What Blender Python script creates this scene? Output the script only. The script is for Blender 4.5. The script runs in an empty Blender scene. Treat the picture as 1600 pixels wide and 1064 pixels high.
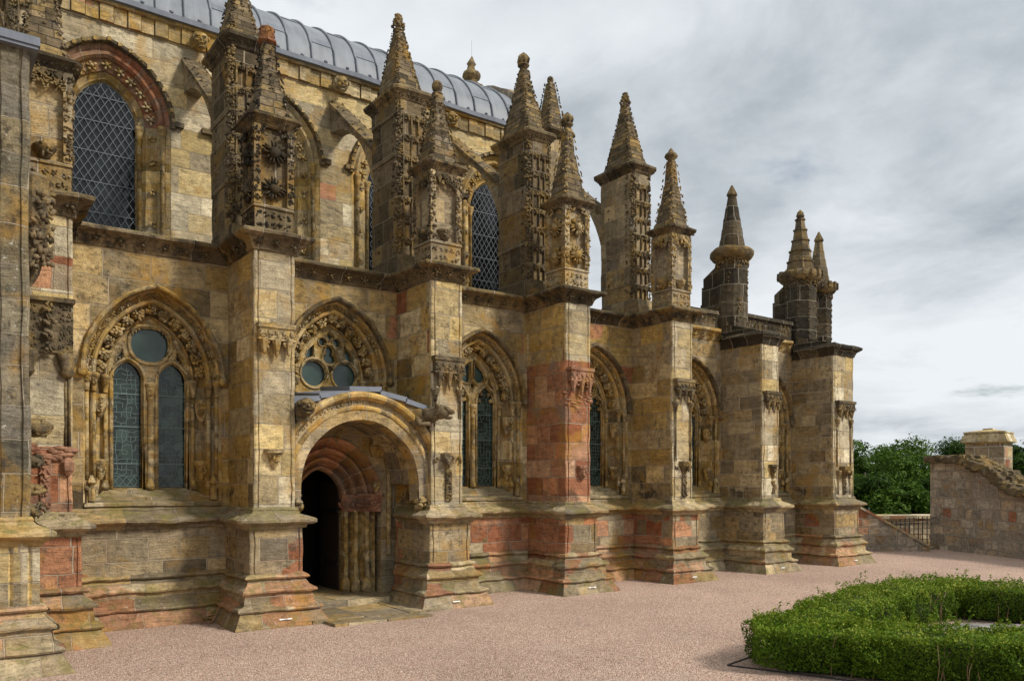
import bpy, math, random
import numpy as np
from mathutils import Vector, Matrix
from mathutils.geometry import tessellate_polygon
R = math.radians
SC = bpy.context.scene
COL = SC.collection
random.seed(7)

# ------------------------------------------------------------------ camera, sky, sun, exposure
EYE = (0.0, 0.0, 2.3)
cd = bpy.data.cameras.new('camera')
cam = bpy.data.objects.new('camera', cd); COL.objects.link(cam)
cam.location = EYE
cam.rotation_euler = (R(90), 0, R(53.7605 - 90))
cd.sensor_width = 36; cd.lens = 1268 / 1600 * 36; cd.shift_y = 220 / 1600
cd.clip_start = 0.1; cd.clip_end = 2000
SC.camera = cam

SUN = Vector((0.56, -0.78, 0.80)).normalized()
SUN_EL = math.asin(SUN.z); SUN_ROT = math.atan2(SUN.x, SUN.y)
sl = bpy.data.lights.new('sun', 'SUN'); sl.energy = 3.9; sl.angle = R(10); sl.color = (1.0, 0.94, 0.86)
so = bpy.data.objects.new('sun', sl); COL.objects.link(so)
so.rotation_euler = SUN.to_track_quat('Z', 'Y').to_euler()
SC.view_settings.view_transform = 'Standard'; SC.view_settings.look = 'None'
SC.view_settings.exposure = 0.0; SC.view_settings.gamma = 1.0


class NT:
    """tiny node-tree writer"""
    def __init__(s, nt): s.t = nt; nt.nodes.clear()
    def n(s, kind, ins=None, **props):
        nd = s.t.nodes.new(kind)
        for k, v in props.items(): setattr(nd, k, v)
        for k, v in (ins or {}).items():
            i = nd.inputs[k]
            if isinstance(v, bpy.types.NodeSocket): s.t.links.new(v, i)
            else: i.default_value = v
        return nd
    def m(s, op, a, b=0.0, c=0.0, clamp=False):
        nd = s.n('ShaderNodeMath', {0: a, 1: b, 2: c}, operation=op); nd.use_clamp = clamp
        return nd.outputs[0]
    def vm(s, op, a, b=(0, 0, 0), sc=None):
        nd = s.n('ShaderNodeVectorMath', {0: a, 1: b}, operation=op)
        if sc is not None:
            if isinstance(sc, bpy.types.NodeSocket): s.t.links.new(sc, nd.inputs['Scale'])
            else: nd.inputs['Scale'].default_value = sc
        return nd.outputs['Value'] if op in ('DOT_PRODUCT', 'LENGTH') else nd.outputs[0]
    def noise(s, vec, scale, detail=4, rough=.55, dist=0.0, dim='3D', w=None):
        ins = {'Scale': scale, 'Detail': detail, 'Roughness': rough, 'Distortion': dist}
        if vec is not None: ins['Vector'] = vec
        nd = s.n('ShaderNodeTexNoise', None, noise_dimensions=dim)
        if dim == '1D': ins['W'] = w
        for k, v in ins.items():
            if k not in nd.inputs: continue
            i = nd.inputs[k]
            if isinstance(v, bpy.types.NodeSocket): s.t.links.new(v, i)
            else: i.default_value = v
        return nd.outputs[0]
    def ramp(s, f, stops, interp='LINEAR'):
        nd = s.n('ShaderNodeValToRGB', {0: f}); cr = nd.color_ramp; cr.interpolation = interp
        while len(cr.elements) < len(stops): cr.elements.new(0.5)
        for e, (p, c) in zip(cr.elements, stops):
            e.position = p; e.color = (c, c, c, 1) if isinstance(c, (int, float)) else (*c, 1)
        return nd.outputs[0]
    def mix(s, f, a, b, mode='MIX'):
        nd = s.n('ShaderNodeMix', None, data_type='RGBA', blend_type=mode)
        for i, v in ((0, f), (6, a), (7, b)):
            if isinstance(v, bpy.types.NodeSocket): s.t.links.new(v, nd.inputs[i])
            elif isinstance(v, tuple): nd.inputs[i].default_value = (*v, 1)
            else: nd.inputs[i].default_value = v
        return nd.outputs[2]
    def comb(s, x, y, z=0.0): return s.n('ShaderNodeCombineXYZ', {0: x, 1: y, 2: z}).outputs[0]
    def sep(s, v):
        nd = s.n('ShaderNodeSeparateXYZ', {0: v}); return nd.outputs[0], nd.outputs[1], nd.outputs[2]
    def step(s, v, lo, hi):
        nd = s.n('ShaderNodeMapRange', {0: v, 1: lo, 2: hi, 3: 0.0, 4: 1.0}, interpolation_type='SMOOTHSTEP'); return nd.outputs[0]


W = bpy.data.worlds.new('World'); SC.world = W; W.use_nodes = True
k = NT(W.node_tree)
sky = k.n('ShaderNodeTexSky', None, sky_type='NISHITA', sun_disc=False, sun_elevation=SUN_EL, sun_rotation=SUN_ROT, dust_density=2.0)
d = k.n('ShaderNodeTexCoord').outputs['Generated']
dx, dy, dz = k.sep(d)
zc = k.m('ADD', k.m('MAXIMUM', dz, 0.0), 0.16)
pl = k.comb(k.m('DIVIDE', dx, zc), k.m('DIVIDE', dy, zc), 0.0)
n1 = k.noise(k.vm('ADD', pl, (4.2, 0.6, 0)), 0.62, 9, 0.56, 0.3)
n2 = k.noise(k.vm('ADD', pl, (7.3, 2.1, 0)), 0.38, 3, 0.5)
n3 = k.noise(k.vm('ADD', pl, (1.7, 5.2, 0)), 2.1, 8, 0.6, 0.4)
cl = k.m('ADD', k.m('ADD', k.m('MULTIPLY', n1, 1.65), k.m('MULTIPLY', n2, 0.95)), k.m('MULTIPLY', n3, 0.75))
cl = k.m('SUBTRACT', cl, 1.25)
ccol = k.ramp(cl, [(0.24, (0.91, 0.95, 0.985)), (0.44, (0.78, 0.825, 0.865)), (0.62, (0.59, 0.64, 0.685)), (0.86, (0.34, 0.39, 0.435))])
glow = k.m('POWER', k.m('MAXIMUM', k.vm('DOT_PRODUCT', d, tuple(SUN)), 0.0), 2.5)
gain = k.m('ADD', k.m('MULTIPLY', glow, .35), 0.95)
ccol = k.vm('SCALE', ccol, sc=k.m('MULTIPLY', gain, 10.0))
cover = k.m('MULTIPLY', k.step(k.noise(k.vm('ADD', pl, (3.1, 9.2, 0)), 1.1, 6, 0.6), 0.22, 0.38), 0.97)
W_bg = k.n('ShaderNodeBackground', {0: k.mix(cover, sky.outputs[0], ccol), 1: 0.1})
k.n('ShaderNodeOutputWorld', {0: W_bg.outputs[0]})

# ------------------------------------------------------------------ materials
def new_mat(name):
    m = bpy.data.materials.new(name); m.use_nodes = True
    return m, NT(m.node_tree)

def finish(k, col, rough, height=None, dist=0.02, strength=1.0, **extra):
    ins = {'Base Color': col, 'Roughness': rough}
    ins.update({a.replace('_', ' '): b for a, b in extra.items()})
    if height is not None:
        ins['Normal'] = k.n('ShaderNodeBump', {'Height': height, 'Distance': dist, 'Strength': strength}).outputs[0]
    p = k.n('ShaderNodeBsdfPrincipled', ins)
    k.n('ShaderNodeOutputMaterial', {0: p.outputs[0]})

OCHRE = [(0.0, (.29, .205, .095)), (.16, (.40, .265, .085)), (.30, (.225, .17, .09)), (.44, (.43, .33, .17)), (.58, (.33, .215, .065)),
         (.70, (.17, .128, .068)), (.82, (.47, .375, .215)), (.92, (.37, .205, .045)), (1.0, (.27, .20, .105))]
GREYBUFF = [(0.0, (.235, .185, .11)), (.2, (.33, .265, .165)), (.38, (.165, .13, .082)), (.55, (.40, .315, .185)), (.7, (.29, .20, .085)), (.85, (.215, .175, .12)), (1.0, (.37, .245, .08))]
PALE = [(0.0, (.40, .335, .22)), (.25, (.50, .43, .29)), (.5, (.31, .25, .155)), (.75, (.46, .345, .15)), (1.0, (.42, .365, .26))]
REDS = [(0.0, (.315, .108, .048)), (.35, (.365, .172, .092)), (.6, (.225, .078, .038)), (.8, (.39, .235, .14)), (1.0, (.34, .138, .058))]
DARK = [(0.0, (.115, .087, .05)), (.25, (.175, .132, .077)), (.5, (.075, .06, .038)), (.7, (.235, .165, .07)), (.85, (.15, .12, .08)), (1.0, (.205, .135, .05))]
BLACKS = [(0.0, (.026, .024, .020)), (.4, (.055, .046, .031)), (.65, (.033, .029, .022)), (.85, (.12, .095, .06)), (1.0, (.075, .06, .033))]

def stone(name, pal=OCHRE, ch=.36, bw=.72, mortar=.009, red=.10, soot=.35, moss=.0, lichen=.25, joints=True, bump=1.0, mort=(.43, .36, .26), dirt=1.0, gold=1.0, wobb=.05, grime=.45):
    m, k = new_mat(name)
    g = k.n('ShaderNodeNewGeometry'); pos = g.outputs['Position']
    rnd = k.n('ShaderNodeObjectInfo').outputs['Random']
    u, v, _ = k.sep(k.n('ShaderNodeUVMap').outputs[0])
    wob = k.m('MULTIPLY', k.m('SUBTRACT', k.noise(pos, 2.2, 3), .5), wobb)
    v2 = k.m('ADD', k.m('ADD', v, wob), k.m('MULTIPLY', k.noise(None, 1.0, 1, dim='1D', w=k.m('MULTIPLY', v, .95)), .30))
    row = k.m('FLOOR', k.m('DIVIDE', v2, ch))
    wr = k.n('ShaderNodeTexWhiteNoise', {'W': k.m('ADD', row, k.m('FLOOR', k.m('MULTIPLY', rnd, 50)))}, noise_dimensions='1D').outputs[0]
    u2 = k.m('ADD', k.m('ADD', u, k.m('MULTIPLY', wr, 5.0)), wob)
    u2 = k.m('ADD', u2, k.m('MULTIPLY', k.noise(None, 1.0, 1, dim='1D', w=k.m('MULTIPLY', u2, 1.1)), .55))
    b = k.n('ShaderNodeTexBrick', {'Vector': k.comb(u2, v2, 0.0), 'Color1': (0, 0, 0, 1), 'Color2': (1, 1, 1, 1), 'Mortar': (.5, .5, .5, 1), 'Scale': 1.0,
            'Mortar Size': mortar, 'Mortar Smooth': .35, 'Bias': 0.0, 'Brick Width': bw, 'Row Height': ch}, offset=0.5, squash=.7, squash_frequency=3)
    t = k.sep(b.outputs[0])[0]; mf = b.outputs[1]
    w2 = k.n('ShaderNodeTexWhiteNoise', {'W': k.m('MULTIPLY', t, 91.7)}, noise_dimensions='1D').outputs[0]
    w3 = k.n('ShaderNodeTexWhiteNoise', {'W': k.m('ADD', k.m('MULTIPLY', t, 57.1), 3.3)}, noise_dimensions='1D').outputs[0]
    if not joints:
        t = k.noise(pos, 1.6, 4, .6); t = k.step(t, .25, .75)
    big = k.noise(pos, .55, 3, .5)
    tt = k.m('ADD', k.m('MULTIPLY', t, .8), k.m('MULTIPLY', k.noise(pos, 3.0, 5, .65), .2), clamp=True)
    col = k.ramp(tt, pal)
    # red sandstone blocks
    rz = k.m('LESS_THAN', w2, k.m('MULTIPLY', k.step(k.noise(pos, .42, 2, .5), .36, .66), 2.0 * red)) if red < .9 else k.m('LESS_THAN', w2, red)
    col = k.mix(k.m('MULTIPLY', rz, .68 if 'plinth' in name else .92), col, k.ramp(w3, REDS))
    # bedding streaks, each block its own tilt
    ang = k.m('MULTIPLY', k.m('SUBTRACT', w3, .5), .40)
    bx = k.m('ADD', u2, k.m('MULTIPLY', v2, ang)); by = k.m('SUBTRACT', v2, k.m('MULTIPLY', u2, ang))
    bed = k.noise(k.comb(k.m('MULTIPLY', bx, 2.2), k.m('MULTIPLY', by, 20.0), k.m('MULTIPLY', w2, 40.0)), 1.0, 5, .62, 1.1)
    fine = k.noise(pos, 42.0, 5, .7)
    mid = k.noise(pos, 7.5, 6, .68)
    val = k.m('ADD', k.m('MULTIPLY', bed, 1.35), k.m('ADD', k.m('MULTIPLY', fine, 1.45), k.m('MULTIPLY', mid, 1.65)))
    val = k.m('MAXIMUM', k.m('SUBTRACT', val, 1.22), .15)
    col = k.vm('SCALE', col, sc=k.m('MULTIPLY', val, k.m('ADD', k.m('MULTIPLY', w3, .55), .76)) if joints else val)
    # golden iron staining
    col = k.mix(k.m('MULTIPLY', k.step(k.noise(pos, 1.15, 5, .6, .8), .52, .68), .50 * gold), col, (.37, .20, .030))
    # grey weathering skin
    col = k.mix(k.m('MULTIPLY', k.step(k.noise(k.vm('ADD', pos, (5, 1, 9)), 1.7, 7, .66), .53, .68), .50 * dirt), col, (.205, .185, .15))
    gr = k.noise(k.vm('ADD', pos, (1, 4, 2)), 8.5, 8, .74, .3)
    col = k.mix(k.m('MULTIPLY', k.m('MULTIPLY', k.step(gr, .50, .64), k.step(k.noise(k.vm('ADD', pos, (7, 3, 1)), .9, 4, .6), .40, .62)), grime * 1.35, clamp=True), col, (.052, .043, .030))
    # soot crusts with streaks running down
    px, py, pz = k.sep(pos)
    st = k.noise(k.comb(k.m('MULTIPLY', px, 3.0), k.m('MULTIPLY', py, 3.0), k.m('MULTIPLY', pz, .9)), 1.0, 8, .72)
    sm = k.m('ADD', k.m('MULTIPLY', st, .62), k.m('MULTIPLY', k.noise(pos, 4.6, 6, .7), .38))
    if name in ('ochre_ashlar', 'pale_buttress_ashlar', 'red_sandstone', 'grey_brown_ashlar'):
        band = k.m('SUBTRACT', 1.0, k.m('DIVIDE', k.m('ABSOLUTE', k.m('SUBTRACT', pz, 2.02)), .34), clamp=True)
        sm = k.m('ADD', sm, k.m('MULTIPLY', band, k.m('MULTIPLY', k.step(k.noise(k.vm('ADD', pos, (9, 2, 5)), 1.5, 3), .46, .62), .22)))
    s0 = .70 - .28 * soot
    col = k.mix(k.m('MULTIPLY', k.step(sm, s0, s0 + .13), min(.92, .55 + soot * .4)), col, (.036, .032, .027))
    # mortar
    if joints:
        col = k.mix(k.m('MULTIPLY', mf, k.m('ADD', k.m('MULTIPLY', mid, 1.1), .10, clamp=True)), col, mort)
    if lichen > 0:
        lm = k.m('MULTIPLY', k.step(k.noise(pos, 13.0, 5, .7), .60, .67), k.step(k.noise(k.vm('ADD', pos, (2, 8, 3)), 1.1, 3), .62 - .22 * lichen, .80 - .2 * lichen))
        col = k.mix(k.m('MULTIPLY', lm, .75), col, (.50, .48, .41))
    if moss > 0:
        nz = k.sep(g.outputs['Normal'])[2]
        mm = k.m('MULTIPLY', k.step(nz, .15, .6), k.step(k.noise(pos, 3.6, 8, .75), .62 - .20 * moss, .74 - .18 * moss))
        col = k.mix(k.m('MULTIPLY', mm, .75), col, k.mix(k.noise(pos, 11.0, 4), (.085, .085, .028), (.24, .205, .065)))
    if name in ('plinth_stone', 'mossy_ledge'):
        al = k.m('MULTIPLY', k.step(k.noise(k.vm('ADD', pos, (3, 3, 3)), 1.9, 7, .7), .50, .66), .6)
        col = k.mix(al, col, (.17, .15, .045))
    h = k.m('ADD', k.m('MULTIPLY', mid, .55), k.m('MULTIPLY', fine, .22))
    h = k.m('ADD', h, k.m('MULTIPLY', bed, .35))
    if joints:
        h = k.m('ADD', h, k.m('MULTIPLY', w2, .35)); h = k.m('SUBTRACT', h, k.m('MULTIPLY', mf, .9))
    finish(k, col, .95, h, .045 * bump, 1.0, Specular_IOR_Level=.08)
    return m

M = {}
M['wall'] = stone('ochre_ashlar', red=.05, soot=0.56, gold=1.2, bw=0.8, ch=0.4, grime=0.55)
M['clere'] = stone('pale_ashlar', PALE, red=.03, soot=0.3, lichen=.3, dirt=.8, ch=0.42, bw=0.9, mortar=0.006)
M['low'] = stone('lower_ashlar', GREYBUFF, ch=.40, red=.30, soot=0.5, moss=.3, grime=0.6)
M['lowred'] = stone('lower_red_ashlar', GREYBUFF, ch=.40, red=.55, soot=0.44, moss=.3, grime=0.6)
M['red'] = stone('red_sandstone', GREYBUFF, red=0.96, soot=0.36, lichen=.2)
M['face'] = stone('pale_buttress_ashlar', PALE, red=.0, soot=0.42, ch=.42, bw=.62, lichen=.4, gold=1.0, grime=0.55)
M['greywall'] = stone('grey_brown_ashlar', GREYBUFF, red=.0, soot=0.54, mortar=.011, mort=(.50, .42, .31), ch=.33, grime=0.6)
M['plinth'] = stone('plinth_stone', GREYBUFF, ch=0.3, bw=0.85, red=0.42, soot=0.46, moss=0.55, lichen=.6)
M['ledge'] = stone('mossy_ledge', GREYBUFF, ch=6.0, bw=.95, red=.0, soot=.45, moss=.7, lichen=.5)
M['cornice'] = stone('cornice_stone', DARK, ch=6.0, bw=.8, red=.0, soot=0.82, moss=0.7, lichen=.3, dirt=0.4, gold=0.4)
M['mould'] = stone('moulded_stone', OCHRE, joints=False, red=.0, soot=0.4, bump=.8, dirt=.8)
M['mouldred'] = stone('moulded_red_stone', REDS, joints=False, red=.0, soot=.34, bump=.8)
M['vouss'] = stone('voussoirs', OCHRE, ch=8.0, bw=.42, red=.0, soot=0.36, bump=.8)
REDB = [(0, (.26, .14, .085)), (.4, (.33, .205, .125)), (.7, (.20, .11, .068)), (1, (.29, .165, .09))]
M['voussred'] = stone('red_voussoirs', REDB, ch=8.0, bw=.40, red=.5, soot=.34, bump=.8)
M['carve'] = stone('carved_stone', DARK, joints=False, red=.0, soot=0.48, lichen=.4, dirt=0.35, gold=0.5)
M['carveo'] = stone('carved_ochre_stone', OCHRE, joints=False, red=.0, soot=0.46, lichen=.25)
M['carvered'] = stone('carved_red_stone', [(0, (.26, .12, .07)), (.4, (.33, .18, .11)), (.7, (.19, .085, .05)), (1, (.29, .145, .08))], joints=False, red=.0, soot=.34, lichen=.1)
M['pinn'] = stone('pinnacle_ashlar', DARK, ch=.40, bw=.5, red=.0, soot=0.5, lichen=.35, dirt=0.5, gold=0.8)
M['pinng'] = stone('warm_pinnacle_ashlar', GREYBUFF, ch=.40, bw=.5, red=.0, soot=.42, lichen=.35)
M['black'] = stone('blackened_ashlar', BLACKS, ch=.42, bw=.55, red=.0, soot=.50, mortar=.010, mort=(.45, .40, .31), lichen=0.1, dirt=0.18, gold=0.15, grime=0.6)
M['blackc'] = stone('blackened_carving', BLACKS, joints=False, red=.0, soot=.5, lichen=0.1, dirt=0.18, gold=0.15, grime=0.6)
M['spire'] = stone('spire_tiles', DARK, ch=.095, bw=.30, red=.0, soot=0.48, mortar=.006, mort=(.06, .05, .04), lichen=.5, moss=.3, dirt=0.5)
M['transept'] = stone('lichened_dark_ashlar', [(0, (.15, .13, .09)), (.25, (.22, .185, .115)), (.5, (.10, .09, .065)), (.7, (.26, .20, .10)), (.85, (.17, .15, .115)), (1, (.125, .105, .065))], ch=.42, bw=.7, red=.0, soot=.78, lichen=.9, moss=.3, dirt=1.2, grime=.6)
RUB = [(0, (.36, .28, .20)), (.25, (.31, .26, .20)), (.5, (.41, .34, .25)), (.7, (.26, .215, .165)), (.85, (.38, .28, .18)), (1, (.33, .24, .18))]
M['rubble'] = stone('rubble_masonry', RUB, ch=0.3, bw=0.5, red=0.04, soot=0.35, mortar=0.026, mort=(.36, .31, .24), bump=1.8, wobb=0.17)
M['rubblepale'] = stone('pale_rubble', PALE, ch=.16, bw=.42, red=.10, soot=.18, mortar=.014, mort=(.22, .19, .15), bump=1.8)
M['pier'] = stone('pier_masonry', GREYBUFF, ch=.42, bw=.62, red=.06, soot=.12, mortar=.035, mort=(.50, .45, .37), bump=1.5)
M['coping'] = stone('coping_stone', PALE, ch=6.0, bw=.6, red=.04, soot=.18, lichen=.5, gold=0.2)
M['paving'] = stone('paving_slabs', GREYBUFF, ch=.75, bw=.95, red=.0, soot=.20, mortar=.008, mort=(.10, .09, .07), moss=.5)
M['rock'] = stone('grey_rock', [(0, (.16, .15, .14)), (1, (.27, .255, .235))], joints=False, red=0, soot=.25, lichen=.5)

def lead(name, c0, c1, rough=.42):
    m, k = new_mat(name); pos = k.n('ShaderNodeNewGeometry').outputs['Position']
    x, y, z = k.sep(pos)
    sx = k.noise(k.comb(k.m('MULTIPLY', x, 7.0), k.m('MULTIPLY', y, 1.2), k.m('MULTIPLY', z, 1.2)), 1.0, 5, .65)
    a = k.m('ADD', k.m('MULTIPLY', k.noise(pos, 1.6, 5, .6), .55), k.m('MULTIPLY', sx, .45))
    col = k.ramp(a, [(.28, c0), (.70, c1)])
    finish(k, col, k.m('ADD', k.m('MULTIPLY', a, .25), rough), k.noise(pos, 5.0, 4), .012, .6, Specular_IOR_Level=.35)
    return m
M['lead'] = lead('roof_lead', (.10, .112, .128), (.235, .255, .28))
M['leadlight'] = lead('flashing_lead', (.10, .112, .135), (.20, .22, .255), .6)

def flat(name, col, rough=.6, var=.25, scale=20.0, **kw):
    m, k = new_mat(name); pos = k.n('ShaderNodeNewGeometry').outputs['Position']
    n = k.noise(pos, scale, 5, .6)
    c = k.vm('SCALE', col, sc=k.m('ADD', k.m('MULTIPLY', n, 2 * var), 1 - var))
    finish(k, c, rough, n, .004, .5, **kw); return m
M['iron'] = flat('black_iron', (.018, .018, .019), .5)
M['came'] = flat('lead_came', (.11, .165, .15), .6)
M['lattice'] = flat('grey_wire_lattice', (.13, .15, .16), .6)
M['wood'] = flat('dark_oak', (.035, .024, .016), .6, .4)
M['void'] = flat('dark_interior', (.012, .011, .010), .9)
M['bark'] = flat('bark', (.07, .055, .04), .9, .4, 9.0)
M['twig'] = flat('dry_twig', (.21, .14, .075), .9, .3)
M['white'] = flat('white_marker', (.78, .77, .73), .6, .1)
M['pipe'] = flat('grey_pipe', (.13, .15, .17), .5)

def glass(name, pattern):
    m, k = new_mat(name); pos = k.n('ShaderNodeNewGeometry').outputs['Position']
    x, y, z = k.sep(pos); p = k.comb(x, z, 0.0)
    if pattern == 'diamond':
        q = k.comb(k.m('ADD', k.m('MULTIPLY', x, 7.5), k.m('MULTIPLY', z, 4.7)), k.m('SUBTRACT', k.m('MULTIPLY', x, 7.5), k.m('MULTIPLY', z, 4.7)), 0.0)
        cell = k.n('ShaderNodeTexWhiteNoise', {'Vector': k.vm('FLOOR', q)}, noise_dimensions='3D').outputs[0]
    else:
        v = k.n('ShaderNodeTexVoronoi', {'Vector': k.vm('ADD', p, k.vm('SCALE', k.n('ShaderNodeTexNoise', {'Vector': p, 'Scale': 3.0}).outputs[1], sc=.12)), 'Scale': 7.0}, feature='F1')
        cell = k.n('ShaderNodeTexWhiteNoise', {'Vector': v.outputs['Position']}, noise_dimensions='3D').outputs[0]
    big = k.noise(p, .9, 3)
    col = k.ramp(k.m('ADD', k.m('MULTIPLY', cell, .5), k.m('MULTIPLY', big, .5)), [(.15, (.006, .008, .007)), (.55, (.02, .033, .027)), (.85, (.05, .085, .07))] if pattern != 'diamond' else [(.15, (.003, .003, .004)), (.6, (.008, .009, .011)), (.85, (.03, .035, .042))])
    tilt = k.m('MULTIPLY', cell, .5)
    dn = k.m('ADD', k.m('MULTIPLY', x, k.m('SUBTRACT', cell, .5)), k.m('MULTIPLY', z, k.m('SUBTRACT', k.m('FRACT', k.m('MULTIPLY', cell, 7.7)), .5)))
    finish(k, col, .12, k.m('ADD', dn, k.m('MULTIPLY', k.noise(p, 14.0, 2), .01)), .06, .7, Specular_IOR_Level=.45)
    return m
M['glass'] = glass('stained_glass', 'cell')
M['dglass'] = glass('diamond_glass', 'diamond')
m, k = new_mat('plain_glass'); pos = k.n('ShaderNodeNewGeometry').outputs['Position']
finish(k, k.ramp(k.noise(pos, 1.5, 3), [(.3, (.03, .05, .043)), (.7, (.06, .10, .085))]), .12, k.noise(pos, 2.0, 2), .01, .5, Specular_IOR_Level=.45); M['pglass'] = m

m, k = new_mat('pink_gravel'); pos = k.n('ShaderNodeNewGeometry').outputs['Position']
v1 = k.n('ShaderNodeTexVoronoi', {'Vector': pos, 'Scale': 62.0, 'Randomness': 1.0}, feature='F1')
cell = k.n('ShaderNodeTexWhiteNoise', {'Vector': v1.outputs['Position']}, noise_dimensions='3D').outputs[0]
c = k.ramp(cell, [(0, (.19, .13, .09)), (.3, (.45, .295, .22)), (.55, (.585, .41, .315)), (.8, (.51, .335, .255)), (.93, (.74, .62, .49)), (1, (.20, .17, .145))])
patch = k.noise(pos, .45, 6, .6)
c = k.vm('SCALE', c, sc=k.m('ADD', k.m('MULTIPLY', patch, .62), k.m('ADD', .48, k.m('MULTIPLY', k.noise(pos, .16, 3), .42))))
c = k.mix(k.m('MULTIPLY', k.step(k.noise(pos, .8, 5, .65), .54, .70), .35), c, (.50, .38, .31))
lump = k.noise(pos, 20.0, 4, .7)
c = k.vm('SCALE', c, sc=k.m('ADD', k.m('MULTIPLY', lump, 1.1), .45))
finish(k, c, .95, k.m('ADD', k.m('MULTIPLY', v1.outputs['Distance'], -1.2), lump), .02, .9, Specular_IOR_Level=.2); M['gravel'] = m

def leafmat(name, stops, rough=.6, tr=.25, spec=.12, top=False):
    m, k = new_mat(name)
    rnd = k.n('ShaderNodeNewGeometry').outputs['Random Per Island']; pos = k.n('ShaderNodeNewGeometry').outputs['Position']
    f = k.m('ADD', k.m('MULTIPLY', rnd, .6), k.m('MULTIPLY', k.noise(pos, 1.7, 3), .4))
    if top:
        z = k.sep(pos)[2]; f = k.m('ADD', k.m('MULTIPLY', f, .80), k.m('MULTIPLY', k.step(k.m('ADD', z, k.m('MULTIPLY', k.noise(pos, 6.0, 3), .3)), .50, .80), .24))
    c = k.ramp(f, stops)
    p = k.n('ShaderNodeBsdfPrincipled', {'Base Color': c, 'Roughness': rough, 'Specular IOR Level': spec})
    t = k.n('ShaderNodeBsdfTranslucent', {0: c})
    mx = k.n('ShaderNodeMixShader', {0: tr, 1: p.outputs[0], 2: t.outputs[0]})
    k.n('ShaderNodeOutputMaterial', {0: mx.outputs[0]}); return m
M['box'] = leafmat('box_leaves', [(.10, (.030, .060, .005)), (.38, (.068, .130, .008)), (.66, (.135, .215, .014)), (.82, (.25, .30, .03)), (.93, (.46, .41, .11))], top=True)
M['tree'] = leafmat('tree_leaves', [(.15, (.022, .048, .005)), (.45, (.048, .098, .008)), (.8, (.092, .165, .015))])
M['tree2'] = leafmat('tree_leaves_dark', [(.15, (.016, .036, .005)), (.45, (.033, .070, .008)), (.8, (.062, .118, .014))])
M['grass'] = flat('hill_grass', (.06, .10, .025), .9, .4, .6)
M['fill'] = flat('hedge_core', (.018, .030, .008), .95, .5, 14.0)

# ------------------------------------------------------------------ mesh helpers
def ico():
    t = (1 + 5 ** .5) / 2
    v = [(-1, t, 0), (1, t, 0), (-1, -t, 0), (1, -t, 0), (0, -1, t), (0, 1, t), (0, -1, -t), (0, 1, -t), (t, 0, -1), (t, 0, 1), (-t, 0, -1), (-t, 0, 1)]
    f = [(0, 11, 5), (0, 5, 1), (0, 1, 7), (0, 7, 10), (0, 10, 11), (1, 5, 9), (5, 11, 4), (11, 10, 2), (10, 7, 6), (7, 1, 8), (3, 9, 4), (3, 4, 2), (3, 2, 6), (3, 6, 8), (3, 8, 9), (4, 9, 5), (2, 4, 11), (6, 2, 10), (8, 6, 7), (9, 8, 1)]
    v = [np.array(p) / np.linalg.norm(p) for p in v]
    def sub(v, f):
        v = list(v); mid = {}; nf = []
        def mp(a, b):
            key = (min(a, b), max(a, b))
            if key not in mid:
                q = v[a] + v[b]; v.append(q / np.linalg.norm(q)); mid[key] = len(v) - 1
            return mid[key]
        for a, b, c in f:
            x, y, z = mp(a, b), mp(b, c), mp(c, a)
            nf += [(a, x, z), (b, y, x), (c, z, y), (x, y, z)]
        return v, nf
    l0 = (np.array(v), list(f)); v1, f1 = sub(v, f); l1 = (np.array(v1), f1); v2, f2 = sub(v1, f1)
    return [l0, l1, (np.array(v2), f2)]
ICO = ico()
_rng = np.random.default_rng(5)
KV = _rng.normal(size=(14, 3)); KP = _rng.uniform(0, 6.28, size=(14, 3))
def wav(p, f):
    out = np.zeros_like(p)
    for i in range(7): out += np.sin(p @ (KV[i] * f) [:, None] + KP[i])
    return out / 3.0
def jitter(p, amp, f=4.0): return p + amp * (wav(p, f) + .5 * wav(p[:, ::-1], f * 2.7))

def frame(n):
    n = Vector(n).normalized(); a = Vector((0, 0, 1)) if abs(n.z) < .9 else Vector((1, 0, 0))
    x = a.cross(n).normalized(); y = n.cross(x); return np.array([x, y, n])

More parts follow.
